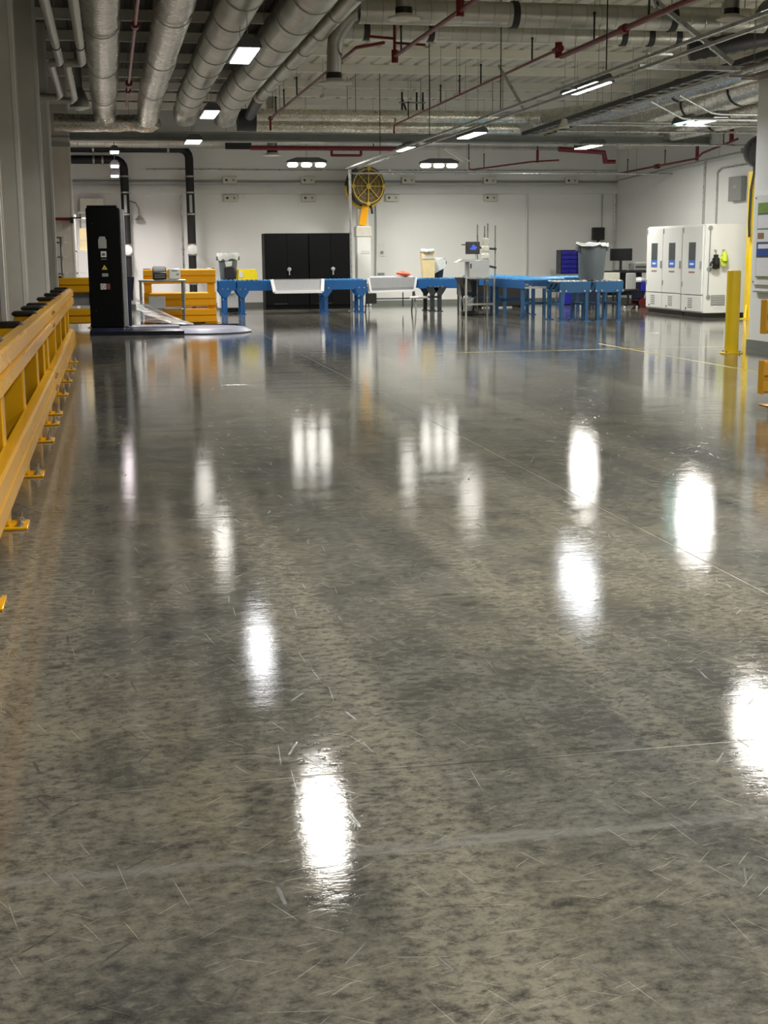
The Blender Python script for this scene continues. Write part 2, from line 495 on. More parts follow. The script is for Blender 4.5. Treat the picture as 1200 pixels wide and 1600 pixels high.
# ================================================================== THE SETTING
floor = struct(B(-3.2, 14.0, -6.2, 36.8, -0.25, -0.0012), 'floor', M['sub'])
jx = [-3.2, -1.18, 2.52, 6.22, 9.92, 14.0]
jy = [-6.2, -4.05, -0.35, 3.38, 7.06, 10.74, 14.47, 18.12, 21.8, 25.5, 29.2, 32.9, 36.8]
for i in range(len(jx) - 1):
    for j in range(len(jy) - 1):
        g = 0.0026
        x0, x1, y0, y1 = jx[i] + g, jx[i + 1] - g, jy[j] + g, jy[j + 1] - g
        MB().rings([[(x0, y0, -0.02), (x1, y0, -0.02), (x1, y1, -0.02), (x0, y1, -0.02)],
                    [(x0, y0, -0.002), (x1, y0, -0.002), (x1, y1, -0.002), (x0, y1, -0.002)],
                    [(x0 + .001, y0 + .001, 0), (x1 - .001, y0 + .001, 0), (x1 - .001, y1 - .001, 0), (x0 + .001, y1 - .001, 0)]]).build('slab', M['floor'], floor, smooth=False)
B(7.08, 7.12, 12.6, 19.5, 0.0, 0.0008).build('floor_line', M['stripe'], floor)
B(4.3, 8.70, 18.29, 18.33, 0.0, 0.0008).build('floor_line', M['stripe'], floor)

struct(B(-3.2, 14.0, WY, 36.8, 0, 5.3), 'wall_back', M['wall'])
struct(B(WX, 14.0, 17.97, 36.5, 0, 5.3), 'wall_right', M['wall'])
struct(B(-3.2, -3.0, -6.0, 36.5, 0, 5.3), 'wall_left', M['wall_side'])
struct(B(-3.2, 8.96, -6.2, -6.0, 0, 5.3), 'wall_front', M['wall_side'])
pw = MB().box(8.76, 8.96, -6.0, 17.97, 0, 3.62).box(8.96, 13.72, 17.77, 17.97, 0, 5.2)
struct(pw, 'wall_right_front', M['wall'])
struct(B(8.5, 8.96, -6.0, 17.97, 3.62, 3.78), 'trim_2', M['soffit'])
struct(MB().prism([(36.5, 2.90), (36.43, 2.90), (36.41, 2.93), (36.41, 3.10), (36.43, 3.13), (36.5, 3.13)], -3.0, WX, 'X'), 'trim_1', M['trimw'])
struct(B(-3.0, WX, WY - 0.02, WY, 0, 0.11), 'baseboard_back', M['base'])
struct(B(WX - 0.02, WX, 17.97, WY - 0.02, 0, 0.11), 'baseboard_right', M['base'])
struct(MB().box(8.735, 8.76, -6.0, 17.97, 0, 0.12).box(8.735, 13.7, 17.97, 17.99, 0, 0.12), 'baseboard_right_front', M['base'])

# roof: deck with shallow ribs, purlins, one cross girder
def deck_strip(x0, x1):
    mb = MB(); pts = []
    x = x0
    while x < x1 - 1e-6:
        pts += [(x, DECK + 0.035), (min(x + .06, x1), DECK + 0.035), (min(x + .09, x1), DECK), (min(x + .27, x1), DECK)]
        x += 0.3
    pts.append((x1, DECK + 0.035))
    poly = [(x0, 5.3)] + pts + [(x1, 5.3)]
    return mb.prism(poly, -6.2, 36.8, 'Y')
ceiling = struct(B(-3.2, 14.0, -6.2, 36.8, 5.3, 5.36), 'ceiling', M['deck'])
deck_strip(-3.2, 2.8).build('roof_deck', M['deckshade'], ceiling)
deck_strip(2.8, 14.0).build('roof_deck', M['deck'], ceiling)
def cee(y, z0, z1):
    w = 0.09; t = 0.012
    return [(y, z0), (y + w, z0), (y + w, z0 + t * 1.5), (y + t, z0 + t * 1.5), (y + t, z1 - t), (y + w, z1 - t), (y + w, z1), (y, z1)]
for y in (-3.5, -1.2, 1.0, 3.2, 5.4, 7.6, 9.8, 11.9, 13.9, 15.9, 17.9, 20.0, 22.2, 24.3, 26.8, 29.0, 31.2, 33.2, 35.2):
    MB().prism(cee(y, 4.88, DECK), -3.0, 2.78, 'X').build('purlin', M['purlin'], ceiling)
for y in (-3.5, -1.2, 1.0, 3.2, 5.4, 7.6, 9.8, 11.9, 14.3, 16.7, 19.2, 21.5, 23.6, 25.5, 27.8, 30.3, 32.0, 33.9, 35.5):
    MB().prism(cee(y, 4.88, DECK), 2.82, WX, 'X').build('purlin', M['purlin'], ceiling)
B(2.74, 2.86, -6, 36.5, 4.80, DECK).build('ridge_joist', M['girder'], ceiling)
g = MB()
for (a, b, c, d) in ((30.45, 30.75, 3.75, 3.785), (30.585, 30.615, 3.785, 3.915), (30.45, 30.75, 3.915, 3.95)):
    g.box(-1.0, WX, a, b, c, d)
g.build('girder', M['girder'], ceiling)

# ================================================================== STEEL COLUMNS
def column(xr, y0, w, d, label):
    x0 = xr - w
    mb = MB()
    mb.box(x0, xr, y0, y0 + 0.022, 0, DECK).box(x0, xr, y0 + d - 0.022, y0 + d, 0, DECK).box(x0 + w / 2 - .01, x0 + w / 2 + .01, y0 + .022, y0 + d - .022, 0, DECK)
    t = thing('steel_column', label, 'column', (x0 + w / 2, y0 + d / 2, 0), 'grey steel columns behind the guardrail')
    mb.build('shaft', M['column'], t)
    MB().box(xr - .034, xr + .005, y0 - .005, y0, .03, DECK - .01).box(xr, xr + .005, y0, y0 + .06, .03, DECK - .01).build('lit_edge_strip', M['trimw'], t)  # pale strip, the lit flange edge put into its colour
    B(x0 - .06, xr + .02, y0 - .06, y0 + d + .06, 0, 0.025).build('base_plate', M['column'], t)
    for sx in (x0 - .03, xr - .005):
        MB().cyl((sx, y0 - .03, .025), (sx, y0 - .03, .06), .016, 6).build('anchor_bolt', M['bolt'], t)
    return t
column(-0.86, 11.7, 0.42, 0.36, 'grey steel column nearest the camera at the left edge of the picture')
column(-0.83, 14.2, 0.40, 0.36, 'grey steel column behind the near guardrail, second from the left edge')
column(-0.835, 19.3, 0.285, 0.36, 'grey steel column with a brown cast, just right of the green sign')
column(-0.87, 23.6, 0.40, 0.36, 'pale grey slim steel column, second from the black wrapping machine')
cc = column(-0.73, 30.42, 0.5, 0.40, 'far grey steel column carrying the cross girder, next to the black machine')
B(-1.25, -0.72, 30.38, 30.42, 3.62, 3.70).build('bracket', M['girder'], cc)
B(-1.25, -0.72, 30.38, 30.42, 3.80, 3.84).build('bracket', M['girder'], cc)

# ================================================================== GUARDRAILS
WPROF = [(0, 0), (.060, .016), (.068, .028), (.062, .118), (.034, .136), (.034, .150), (.066, .166), (.058, .258), (.044, .274), (0, .29)]
def wbeam(x, z, y0, y1, sx=1, axis='Y', k=1.0):
    outer = [(x + sx * d, z + h * k) for d, h in WPROF]
    inner = [(x + sx * (d - 0.008), z + h * k) for d, h in reversed(WPROF)]
    return MB().prism(outer + inner, y0, y1, axis)
def rail_post(parent, x, y, h, m, horiz=False, plate_dx=0.05):
    w = 0.075
    p = MB().box(x - w, x + w, y - w, y + w, 0.012, h, 0.008).build('post', m, parent)
    B(x - 0.088, x + 0.088, y - 0.088, y + 0.088, h, h + 0.035, 0.012).build('cap', M['cap'], p)
    if horiz:
        pl = B(x - .15, x + .15, y - .14, y + .10, 0, .012, 0.003).build('base_plate', m, p)
        bo = [(x - .09, y - .11), (x + .09, y - .11)]
    else:
        pl = B(x - .10, x + .165, y - .11, y + .11, 0, .014, 0.003).build('base_plate', m, p)
        bo = [(x + .125, y - .07), (x + .125, y + .07)]
    for (bx, by) in bo:
        MB().cyl((bx, by, .012), (bx, by, .022), .022, 8).cyl((bx, by, .02), (bx, by, .032), .016, 6).cyl((bx, by, .03), (bx, by, .062), .008, 6).build('anchor_bolt', M['bolt'], p)
    return p
gr = thing('guardrail', 'long yellow double-beam guardrail with black capped posts along the left edge', 'guardrail', (-0.6, 10.0, 0))
PY = (1.9, 3.7, 5.42, 7.06, 8.75, 10.40, 11.45, 12.2, 13.9, 15.4, 16.9, 18.2)
for y in PY: rail_post(gr, -0.632, y, 0.925, M['yellow'])
for (y0, y1) in ((1.2, 11.78), (11.82, 18.42)):
    for z in (0.735, 0.215):
        wbeam(-0.553, z, y0, y1, 1, 'Y', .72).build('rail', M['yellow'], gr, sharp=16)
for y in PY:
    for z in (0.735, 0.215):
        MB().cyl((-0.53, y, z + .103), (-0.508, y, z + .103), .014, 6).build('rail_bolt', M['bolt'], gr)
for z in (0.735, 0.215):      # bolted splice where two beams meet, and end shoe
    for dy in (-.12, .12):
        for dz in (.052, .153):
            MB().cyl((-0.50, 11.8 + dy, z + dz), (-0.478, 11.8 + dy, z + dz), .016, 6).build('rail_bolt', M['bolt'], gr)
    pts = [(-0.553 + d, 18.42, z + h * .72) for d, h in WPROF]
    end = [(-0.613 + d * 0.5, 18.60, z + h * .72) for d, h in WPROF]
    MB().rings([pts + [(p[0] - .008, p[1], p[2]) for p in reversed(pts)], end + [(p[0] - .008, p[1], p[2]) for p in reversed(end)]]).build('end_shoe', M['yellow'], gr)

# frontal guardrail behind the machine
g2 = thing('guardrail', 'short yellow guardrail crossing behind the tall black machine, left part visible', 'guardrail', (-0.5, 27.0, 0))
for x in (-1.0, -0.33): rail_post(g2, x, 27.05, 0.95, M['yellow'], True)
for z in (0.66, 0.08):
    wb = MB(); prof = [(26.965 - d, z + h) for d, h in WPROF] + [(26.973 - d, z + h) for d, h in reversed(WPROF)]
    wb.prism(prof, -1.15, -0.25, 'X').build('rail', M['yellow'], g2, sharp=16)
B(-0.8, -0.42, 27.02, 27.08, 0.42, 0.66).build('sign_plate', M['paddk'], g2)

g3 = thing('guardrail', 'bright amber guardrail standing free beside the blue conveyor, behind a steel table', 'guardrail', (1.35, 28.2, 0))
for x in (0.72, 1.98): rail_post(g3, x, 28.25, 1.06, M['orange'], True)
for z in (0.79, 0.33, -0.0):
    zz = z + 0.0
    prof = [(28.165 - d, zz + h) for d, h in WPROF] + [(28.173 - d, zz + h) for d, h in reversed(WPROF)]
    MB().prism(prof, 0.63, 2.07, 'X').build('rail', M['orange'], g3, sharp=16)

g4 = thing('guardrail', 'yellow guardrail end cut by the right edge of the picture', 'guardrail', (6.2, 11.0, 0))
for x in (5.74, 7.2): rail_post(g4, x, 11.12, 0.93, M['yellow'], True)
for z in (0.64, 0.12):
    prof = [(11.03 - d, z + h) for d, h in WPROF] + [(11.04 - d, z + h) for d, h in reversed(WPROF)]
    MB().prism(prof, 5.50, 7.4, 'X').build('rail', M['yellow'], g4, sharp=16)
    B(5.49, 5.50, 10.95, 11.05, z, z + .29).build('end_plate', M['yellow'], g4)

# ================================================================== LAMPS
def hang(par, x, y, z0, m='girder', r=0.0045, z1=DECK):
    MB().cyl((x, y, z0), (x, y, z1), r, 6).build('hanger_rod', M[m], par)
def lamp(x, y, z, w, L, label, m='lamp', n=1, group='linear high bay lamps', power=1.0, tint=(1.0, .975, .91), gap=.10, lens=.011, spread=SPREAD):
    t = thing('ceiling_lamp', label, 'ceiling lamp', (x, y, z), group)
    tot = n * w + (n - 1) * gap
    zb = z; z = z + lens - .011
    h = MB().prism([(x - tot / 2 - .03, z + .012), (x + tot / 2 + .03, z + .012), (x + tot / 2 + .01, z + .07), (x + tot * .3, z + .13), (x - tot * .3, z + .13), (x - tot / 2 - .01, z + .07)], y - L / 2 - .04, y + L / 2 + .04, 'Y')
    h.build('housing', M['housing'], t)
    z = zb
    for i in range(n):
        cx = x - tot / 2 + w / 2 + i * (w + gap)
        B(cx - w / 2, cx + w / 2, y - L / 2, y + L / 2, z, z + lens, min(.03, lens * .4) if lens > .02 else 0).build('diffuser', M[m], t)
    for dy in (-L * .35, L * .35):
        hang(t, x, y + dy, z + lens + .10)
    for i in range(n):
        ld = bpy.data.lights.new('lamp_beam', 'AREA')
        ld.shape = 'RECTANGLE'; ld.size = w; ld.size_y = L
        ld.energy = BEAM * power / n; ld.spread = spread
        ld.color = tint
        lo = bpy.data.objects.new('lamp_beam', ld); COL.objects.link(lo)
        lo.parent = t; lo.location = (-tot / 2 + w / 2 + i * (w + gap), 0, -.004)
    return t
LG = 'ceiling lamps'
lamp(1.66, 16.85, 3.65, .23, 1.25, 'bright ceiling lamp hanging between the two broad steel ducts, nearest one', 'lampcool')
lamp(1.74, 23.8, 3.65, .23, 1.25, 'ceiling lamp in front of the ribbed duct collars at upper left')
lamp(1.80, 29.5, 3.65, .30, .9, 'small ceiling lamp at the elbow of the right black wall pipe')
lamp(6.80, 19.4, 3.64, .23, 1.45, 'slanting ceiling lamp at upper right, largest on that side', 'lampcool', 1, 'linear high bay lamps', 1.0, (.95, .98, 1.0), spread=radians(156))
lamp(7.00, 26.6, 3.58, .23, 1.35, 'ceiling lamp on the line of the two track rails, above the cardboard bin')
lamp(6.60, 30.7, 3.62, .23, 1.2, 'ceiling lamp just right of and above the yellow drum fan')
lamp(10.65, 30.1, 3.65, .26, 1.3, 'ceiling lamp over the stacked blue bins near the right corner', 'lamp', 1, 'linear high bay lamps', 1.6, spread=radians(172))
lamp(10.72, 24.0, 3.65, .26, 1.2, 'ceiling lamp furthest right, beneath the foil ducts', 'lampcool', 1, 'linear high bay lamps', 1.7, spread=radians(172))
lamp(10.9, 19.1, 3.6, .26, 1.2, 'unseen ceiling lamp added behind the near right wall, lighting the white chambers', 'lamp', 1, 'ceiling lamps outside the picture', 1.8, spread=radians(172))  # unseen lamp, added to brighten the right wall and chambers
lamp(10.40, 24.3, 3.645, .10, .7, 'small teal tinted lamp left of the rightmost ceiling lamp', 'teal', 1, 'linear high bay lamps', .15)
lamp(4.66, 33.0, 3.38, .225, .26, 'three-panel lamp hanging above the black cabinets', 'lamp', 3, 'three-panel lamps by the back wall', 1.0, spread=radians(166), gap=.105, lens=.09)
lamp(8.02, 33.6, 3.41, .225, .26, 'three-panel lamp hanging right of the yellow drum fan', 'lamp', 3, 'three-panel lamps by the back wall', 1.0, spread=radians(166), gap=.105, lens=.09)
for (y, z, lab) in ((31.8, 3.60, 'topmost of the three small lamps stacked in view above the black machine'), (33.0, 3.37, 'middle one of the three small lamps in view above the black machine'), (34.1, 3.21, 'lowest of the three small lamps in view above the black machine')):
    lamp(0.20, y, z, .17, .7, lab, 'lamppink', 1, 'small lamps above the black machine', .7, (1, .93, .93))
# two of the rows run on overhead, toward and behind the camera
lamp(1.66, 11.4, 3.65, .20, .85, 'ceiling lamp above the top edge, mirrored as the nearest floor streak left of centre')
lamp(6.55, 12.6, 3.65, .23, 1.25, 'ceiling lamp past the upper right corner, mirrored at the right edge of the floor', 'lamp', 1, 'linear high bay lamps', 1.3, spread=radians(158))
for (x, y, p) in ((1.66, 5.4, 1.0), (4.1, 5.8, 1.1), (6.55, 6.0, 1.1), (1.66, 0.4, 1.0), (4.1, 0.4, 1.0), (6.55, 0.4, 1.0), (1.66, -4.2, .8), (6.55, -4.2, .8)):  # unseen lamps; the row between the two is added to brighten the foreground
    lamp(x, y, 3.65, .23, 1.25, 'unseen ceiling lamp above and behind the camera, lighting the foreground floor', 'lamp', 1, 'ceiling lamps outside the picture', p)

# ================================================================== DUCTS AND PIPES
DG = 'ducts along the left bay'
def elbow_y(x, y, z, r, dz, n=8):    # from +Y running down
    return arc((x, y, z - dz), dz, pi / 2, 0, n, 'YZ')
t = thing('foil_duct', 'leftmost round duct wrapped in crinkled foil, running overhead to the header', 'duct', (0.02, 18, 4.3), DG)
rr = random.Random(3)
ys = [6 + i * 0.5 for i in range(46)]
MB().tube([(0.02 + rr.uniform(-.012, .012), y, 4.3 + rr.uniform(-.012, .012)) for y in ys] + [(0.02, 28.85, 4.25), (0.02, 29.0, 4.1)], .235, 20, True, [.235 * rr.uniform(.96, 1.04) for _ in ys] + [.24, .22]).build('duct_body', M['foil'], t)
for y in (10, 14, 18.5, 22.5, 26.5): MB().ring((.02, y, 4.3), (0, 1, 0), .245, .012, .04).build('band', M['galv'], t); hang(t, .02, y, 4.53)
t = thing('foil_duct', 'second foil wrapped round duct from the left, bending into the header', 'duct', (0.89, 18, 4.3), DG)
MB().tube([(0.89 + rr.uniform(-.012, .012), y, 4.3 + rr.uniform(-.012, .012)) for y in ys[:43]] + [(0.89, 27.8, 4.28), (0.89, 28.5, 4.2), (0.87, 28.95, 4.08)], .235, 20, True, [.235 * rr.uniform(.96, 1.04) for _ in ys[:43]] + [.235, .23, .21]).build('duct_body', M['foil'], t)
for y in (9, 13, 17.5, 21.5, 25.5): MB().ring((.89, y, 4.3), (0, 1, 0), .245, .012, .04).build('band', M['galv'], t); hang(t, .89, y, 4.53)
t = thing('header_duct', 'crinkled foil header duct crossing above the black machine, shining under the lamps', 'duct', (0.2, 29.1, 4.0))
xs = [-0.98 + i * .16 for i in range(13)]
MB().tube([(x, 29.15 + rr.uniform(-.01, .01), 3.99 + rr.uniform(-.015, .015)) for x in xs] + [(1.06, 29.05, 4.02)], .17, 18, True, [.17 * rr.uniform(.93, 1.06) for _ in xs] + [.13]).build('duct_body', M['foil'], t)
for x in (-.5, .5): hang(t, x, 29.15, 4.14)
def bare_duct(x, r, label, y1=27.6, collar=True, ddz=.42):
    t = thing('steel_duct', label, 'duct', (x, 18, 4.3), DG)
    MB().tube([(x, 6, 4.3), (x, y1, 4.3)], r, 24).build('duct_body', M['galvy'], t)
    y = 7.2
    while y < y1 - .3:
        MB().ring((x, y, 4.3), (0, 1, 0), r + .004, .014, .018, 28).build('joint_ring', M['galv'], t); y += 1.5
    for y in (9.5, 13.5, 17.4, 21.4, 25.4): hang(t, x, y, 4.3 + r)
    if collar:
        mb = MB(); n = 32
        mb.rings([[(x + (r * (.9 if j % 2 else .96)) * cos(2 * pi * j / n), yy, 4.3 - .06 * k + (r * (.9 if j % 2 else .96)) * sin(2 * pi * j / n)) for j in range(n)] for k, yy in enumerate((y1, y1 + .5))])
        mb.build('canvas_collar', M['collar'], t)
        pts = [(x, y1 + .5, 4.24), (x, y1 + .9, 4.22)] + [(x - .01, y1 + .9 + .35 * sin(a), 4.22 - .35 * (1 - cos(a))) for a in (.4, .8, 1.2)]
        MB().tube(pts, r * .98, 20, True, [r * .9, r * 1.0, r, r * .95, r * .8]).build('elbow', M['galv'], t)
    return t
bare_duct(1.62, .245, 'broad bare steel duct with ribbed collar, third duct from the left')
bare_duct(2.42, .265, 'broadest bare steel duct, fourth from the left, ending at a ribbed collar')
t = bare_duct(2.93, .105, 'slim steel duct hugging the right side of the broad ducts', 26.6, False)
MB().tube([(2.93, 26.6, 4.3), (2.93, 26.9, 4.3)], .13, 18).build('collar', M['collar'], t)
MB().tube([(2.93, 26.9, 4.3), (2.93, 28.9, 4.15)], .11, 16).build('dark_flex', M['flex'], t)

def xduct(name, label, x0, x1, y, z, r, m, bands=(), cap=True, hx=(), group=None, bm='strap'):
    t = thing(name, label, 'duct', ((x0 + x1) / 2, y, z), group)
    MB().tube([(x0, y, z), (x1, y, z)], r, 24, cap).build('duct_body', M[m], t)
    for b in bands: MB().ring((b, y, z), (1, 0, 0), r + .006, .02, .09, 28).build('strap', M[bm], t)
    for h in hx: hang(t, h, y, z + r * .8, 'strap', .006)
    return t
xduct('spiral_duct', 'large spiral steel duct crossing at the top right, front one', 3.43, 9.3, 19.0, 4.56, .165, 'galvx', (5.6, 7.9), True, (4.2, 5.6, 7.9, 9.0), 'spiral ducts at the top')
xduct('spiral_duct', 'smaller spiral steel duct behind the large one at the top right', 3.62, 9.6, 21.3, 4.67, .135, 'galvx', (3.95, 4.95, 8.05, 8.5, 8.95), True, (4.9, 8.0), 'spiral ducts at the top')
xduct('foil_cross_duct', 'upper pale speckled duct crossing above the girder', 3.10, 9.2, 29.3, 4.20, .125, 'foil2', (), True, (3.6, 5.2, 6.8, 8.4), 'pale ducts above the girder')
xduct('foil_cross_duct', 'lower pale speckled duct resting close above the girder', 3.14, 8.9, 29.75, 4.02, .13, 'foil2', (), True, (3.5, 5.1, 6.7, 8.3), 'pale ducts above the girder')
t = xduct('duct_elbow', 'dark grey duct end joining the pale ducts to the slim duct', 2.72, 3.10, 29.4, 4.10, .23, 'flex', (), True, (2.9,))
# round elbow feeding a diffuser, left of the spiral ducts
t = thing('branch_duct', 'bent steel branch duct with black band feeding a round white diffuser', 'duct', (3.14, 19.3, 3.7))
MB().tube([(3.40, 19.0, 4.545), (3.33, 19.01, 4.53), (3.22, 19.25, 4.38), (3.17, 19.4, 4.24), (3.16, 19.45, 4.05)], .11, 18).build('elbow', M['galv'], t)
MB().tube([(3.16, 19.45, 4.05), (3.16, 19.5, 3.80)], .105, 18).build('neck', M['galv'], t)
MB().tube([(3.16, 19.5, 3.82), (3.16, 19.5, 3.73)], .112, 18).build('black_band', M['cap'], t)
MB().lathe([(.12, .07), (.14, .04), (.235, .02), (.24, 0), (.2, -.01), (.12, .01), (.06, -.015), (.01, -.015)], (3.17, 19.5, 3.67), 26).build('diffuser_plate', M['plate'], t)
def diffuser(x, y, z, r, label, htop=DECK - .012):
    t = thing('air_diffuser', label, 'air diffuser', (x, y, z), 'round ceiling diffusers')
    MB().tube([(x, y, z + .05), (x, y, z + .14)], r * .52, 16).build('black_band', M['cap'], t)
    MB().tube([(x, y, z + .14), (x, y, htop)], r * .5, 16).build('neck', M['galv'], t)
    MB().lathe([(r * .5, .07), (r * .6, .04), (r * .98, .02), (r, 0), (r * .85, -.012), (r * .5, .012), (r * .3, -.015), (.01, -.015)], (x, y, z), 26).build('diffuser_plate', M['plate'], t)
    return t
diffuser(3.73, 17.5, 4.22, .21, 'round white diffuser under the left end of the spiral ducts')
diffuser(8.34, 18.0, 4.40, .20, 'round white diffuser at the top right corner')
diffuser(3.85, 33.0, 3.64, .24, 'round white diffuser above the black cabinets near the back wall')
diffuser(9.35, 20.3, 4.42, .20, 'round white diffuser half hidden behind the track rails at right')
# foil ducts at right, running away from the camera
t = thing('foil_duct', 'big foil duct at upper right running toward the back corner', 'duct', (11.9, 27, 4.2), 'foil ducts at the right')
MB().tube([(11.3 + (y - 19) * .06, y, 4.28) for y in (18.3, 20, 22, 24, 26, 28, 30)], .30, 20).build('duct_body', M['foil'], t)
for y in (19.5, 22.0, 24.5, 27.0): MB().ring((11.3 + (y - 19) * .06, y, 4.28), (0.06, 1, 0), .31, .014, .05).build('strap', M['strap'], t); hang(t, 11.3 + (y - 19) * .06, y, 4.58)
t = thing('foil_duct', 'foil duct low at the right, furthest toward the right wall', 'duct', (12.8, 29, 4.05), 'foil ducts at the right')
MB().tube([(12.75, y, 4.1) for y in (18.3, 21, 24, 27, 30, 33.5)], .28, 20).build('duct_body', M['foil'], t)
for y in (20.5, 23.5, 28.0): MB().ring((12.75, y, 4.1), (0, 1, 0), .29, .014, .05).build('strap', M['strap'], t); hang(t, 12.75, y, 4.38)
t = thing('foil_duct', 'grey foil duct slanting behind the rightmost lamps toward the girder', 'duct', (10.2, 30.0, 4.2), 'foil ducts at the right')
MB().tube([(9.4, 30.0, 4.22), (10.4, 28.4, 4.25), (10.6, 26.5, 4.3), (10.6, 23, 4.3), (10.6, 19, 4.3)], .2, 18).build('duct_body', M['foil'], t)
for y in (21.5, 25): MB().ring((10.6, y, 4.3), (0, 1, 0), .21, .014, .05).build('strap', M['strap'], t); hang(t, 10.6, y, 4.5)
t = thing('flex_duct', 'dark ribbed flexible duct drooping at the top right behind the cable tray', 'duct', (9.3, 20, 4.3))
fl = [(8.60 + i * .07, 20.0 - .02 * i, 4.27 + .012 * i) for i in range(24)]
MB().tube(fl, .15, 16, True, [.15 if i % 2 else .135 for i in range(24)]).build('duct_body', M['flex'], t)
for i in (4, 16): hang(t, fl[i][0], fl[i][1], fl[i][2] + .13)
t = thing('wall_duct', 'pale spiral duct along the top of the back wall', 'duct', (3, 35.9, 4.1))
MB().tube([(-1.0, 35.55, 4.14), (12.6, 35.55, 4.14)], .16, 20).build('duct_body', M['galvx'], t)
for x in (0, 3, 6, 9, 12): hang(t, x, 35.55, 4.28)
B(2.95, 3.6, 35.3, 35.42, 3.95, 4.2).build('damper_box', M['strap'], t)

# sprinkler lines
def pipe(name, label, pts, r, m, hangs=(), fit=(), cat='pipe', group=None, n=10):
    t = thing(name, label, cat, pts[0], group)
    MB().tube(pts, r, n).build('pipe_run', M[m], t)
    for (x, y, z) in hangs:
        MB().cyl((x, y, z), (x, y, DECK), .0045, 6).build('hanger_rod', M['girder'], t)
        if m == 'red': MB().cyl((x, y, z), (x, y, z + .30), .013, 8).cyl((x, y, z + .30), (x, y, z + .33), .02, 8).build('sprinkler_head', M['strap'], t)
    for (p, q, rr_) in fit: MB().cyl(p, q, rr_, 10).build('fitting', M['red' if m in ('red', 'redlite') else m], t)
    return t
SG = 'red sprinkler pipes'
pipe('sprinkler_pipe', 'red sprinkler pipe dropping diagonally beside the top spiral ducts', [(4.2, 10, 4.17), (4.2, 20.4, 4.17), ], .03, 'red', [(4.2, 13, 4.2), (4.2, 19.9, 4.2)],
     [((4.2, 16.5, 4.1), (4.2, 16.5, 4.3), .05), ((4.2, 20.35, 4.08), (4.2, 20.35, 4.26), .05), ((4.2, 20.36, 4.22), (4.2, 20.36, 4.62), .022), ((4.2, 20.36, 4.42), (3.85, 20.6, 4.48), .02), ((4.2, 20.36, 4.36), (4.6, 20.1, 4.3), .018)], group=SG)
pipe('sprinkler_pipe', 'thin red sprinkler pipe with short upright drops, left of the paired track rails', [(6.05, 18.4, 4.03), (6.05, 29.4, 4.03), (6.05, 29.45, 3.97), (6.05, 29.45, 3.85)], .02, 'red', [(6.05, y, 4.03) for y in (19.6, 22.4, 23.8, 25.2, 28.0)],
     [((6.05, 18.4, 3.92), (6.05, 18.4, 4.12), .05), ((6.05, 18.3, 4.03), (6.05, 18.55, 4.03), .045)], group=SG)
pipe('sprinkler_pipe', 'thick red sprinkler pipe entering at the top edge, right half', [(6.05, 8, 3.92), (6.05, 18.28, 3.92)], .034, 'red', [(6.05, 11, 3.95), (6.05, 15.2, 3.95), (6.05, 17.0, 3.95)], [((6.05, 13.0, 3.92), (6.05, 13.15, 3.92), .055), ((6.05, 15.9, 3.92), (6.05, 16.05, 3.92), .055)], group=SG)
pipe('sprinkler_pipe', 'faded red sprinkler pipe between the two foil ducts', [(0.44, 8, 4.2), (0.44, 27.8, 4.2)], .022, 'redlite', [(0.44, 12, 4.2), (0.44, 18.3, 4.2), (0.44, 24.5, 4.2)], [((0.44, 18.2, 4.2), (.44, 18.4, 4.2), .05), ((0.44, 24.2, 4.2), (.44, 24.5, 4.2), .06), ((.44, 25.3, 4.2), (.44, 25.5, 4.2), .05)], group=SG)
pipe('sprinkler_pipe', 'red sprinkler pipe passing behind the bent branch duct', [(3.32, 18.6, 4.03), (3.28, 28.2, 4.03), (3.28, 28.3, 4.0), (3.28, 28.3, 3.8)], .022, 'red', [(3.3, 20.5, 4.03), (3.3, 24.4, 4.03), (3.3, 26.2, 4.03), (3.29, 27.4, 4.03)], [((3.28, 28.2, 4.03), (3.28, 28.36, 4.03), .045), ((3.32, 18.6, 4.03), (3.7, 18.6, 4.1), .022)], group=SG)
pipe('sprinkler_pipe', 'dark red sprinkler main crossing below the girder left of the drum fan', [(3.3, 32.6, 3.78), (7.0, 32.6, 3.78)], .055, 'red', [(3.9, 32.6, 3.8), (6.2, 32.6, 3.8)], [((5.2, 32.6, 3.60), (5.2, 32.6, 3.8), .03), ((5.2, 32.6, 3.62), (5.9, 32.6, 3.62), .03), ((5.9, 32.6, 3.62), (5.9, 32.6, 3.78), .03)], group=SG)
pipe('sprinkler_pipe', 'thin red sprinkler pipe sloping across the back wall right of the lamps', [(8.62, 33.0, 3.60), (8.62, 33.0, 3.34), (8.72, 33.0, 3.33), (10.2, 33.0, 3.52), (10.9, 33.0, 3.56)], .02, 'red', [(8.62, 33.0, 3.6), (9.0, 33.0, 3.37), (10.35, 33.0, 3.55)], [((10.35, 33.0, 3.5), (10.35, 33.0, 3.8), .035)], group=SG)
pipe('sprinkler_pipe', 'dark red sloping main near the right back corner', [(10.7, 32.4, 3.78), (11.9, 32.6, 3.72), (11.95, 32.6, 3.5)], .065, 'red', [(11.2, 32.5, 3.8)], [((11.9, 32.6, 3.5), (12.2, 32.6, 3.5), .05)], group=SG)
pipe('sprinkler_pipe', 'long thin red pipe high on the right wall', [(13.45, 35.6, 3.40), (13.45, 30.6, 3.45), (13.45, 30.3, 3.55), (13.45, 28.5, 3.72)], .025, 'red', [(13.45, 35.0, 3.4), (13.45, 32.5, 3.45), (13.45, 29.2, 3.68)], [((13.45, 32.9, 3.42), (13.45, 33.1, 3.42), .06), ((13.45, 30.6, 3.4), (13.45, 30.6, 3.75), .04), ((13.45, 28.8, 3.68), (13.45, 28.8, 4.0), .05)], group=SG)
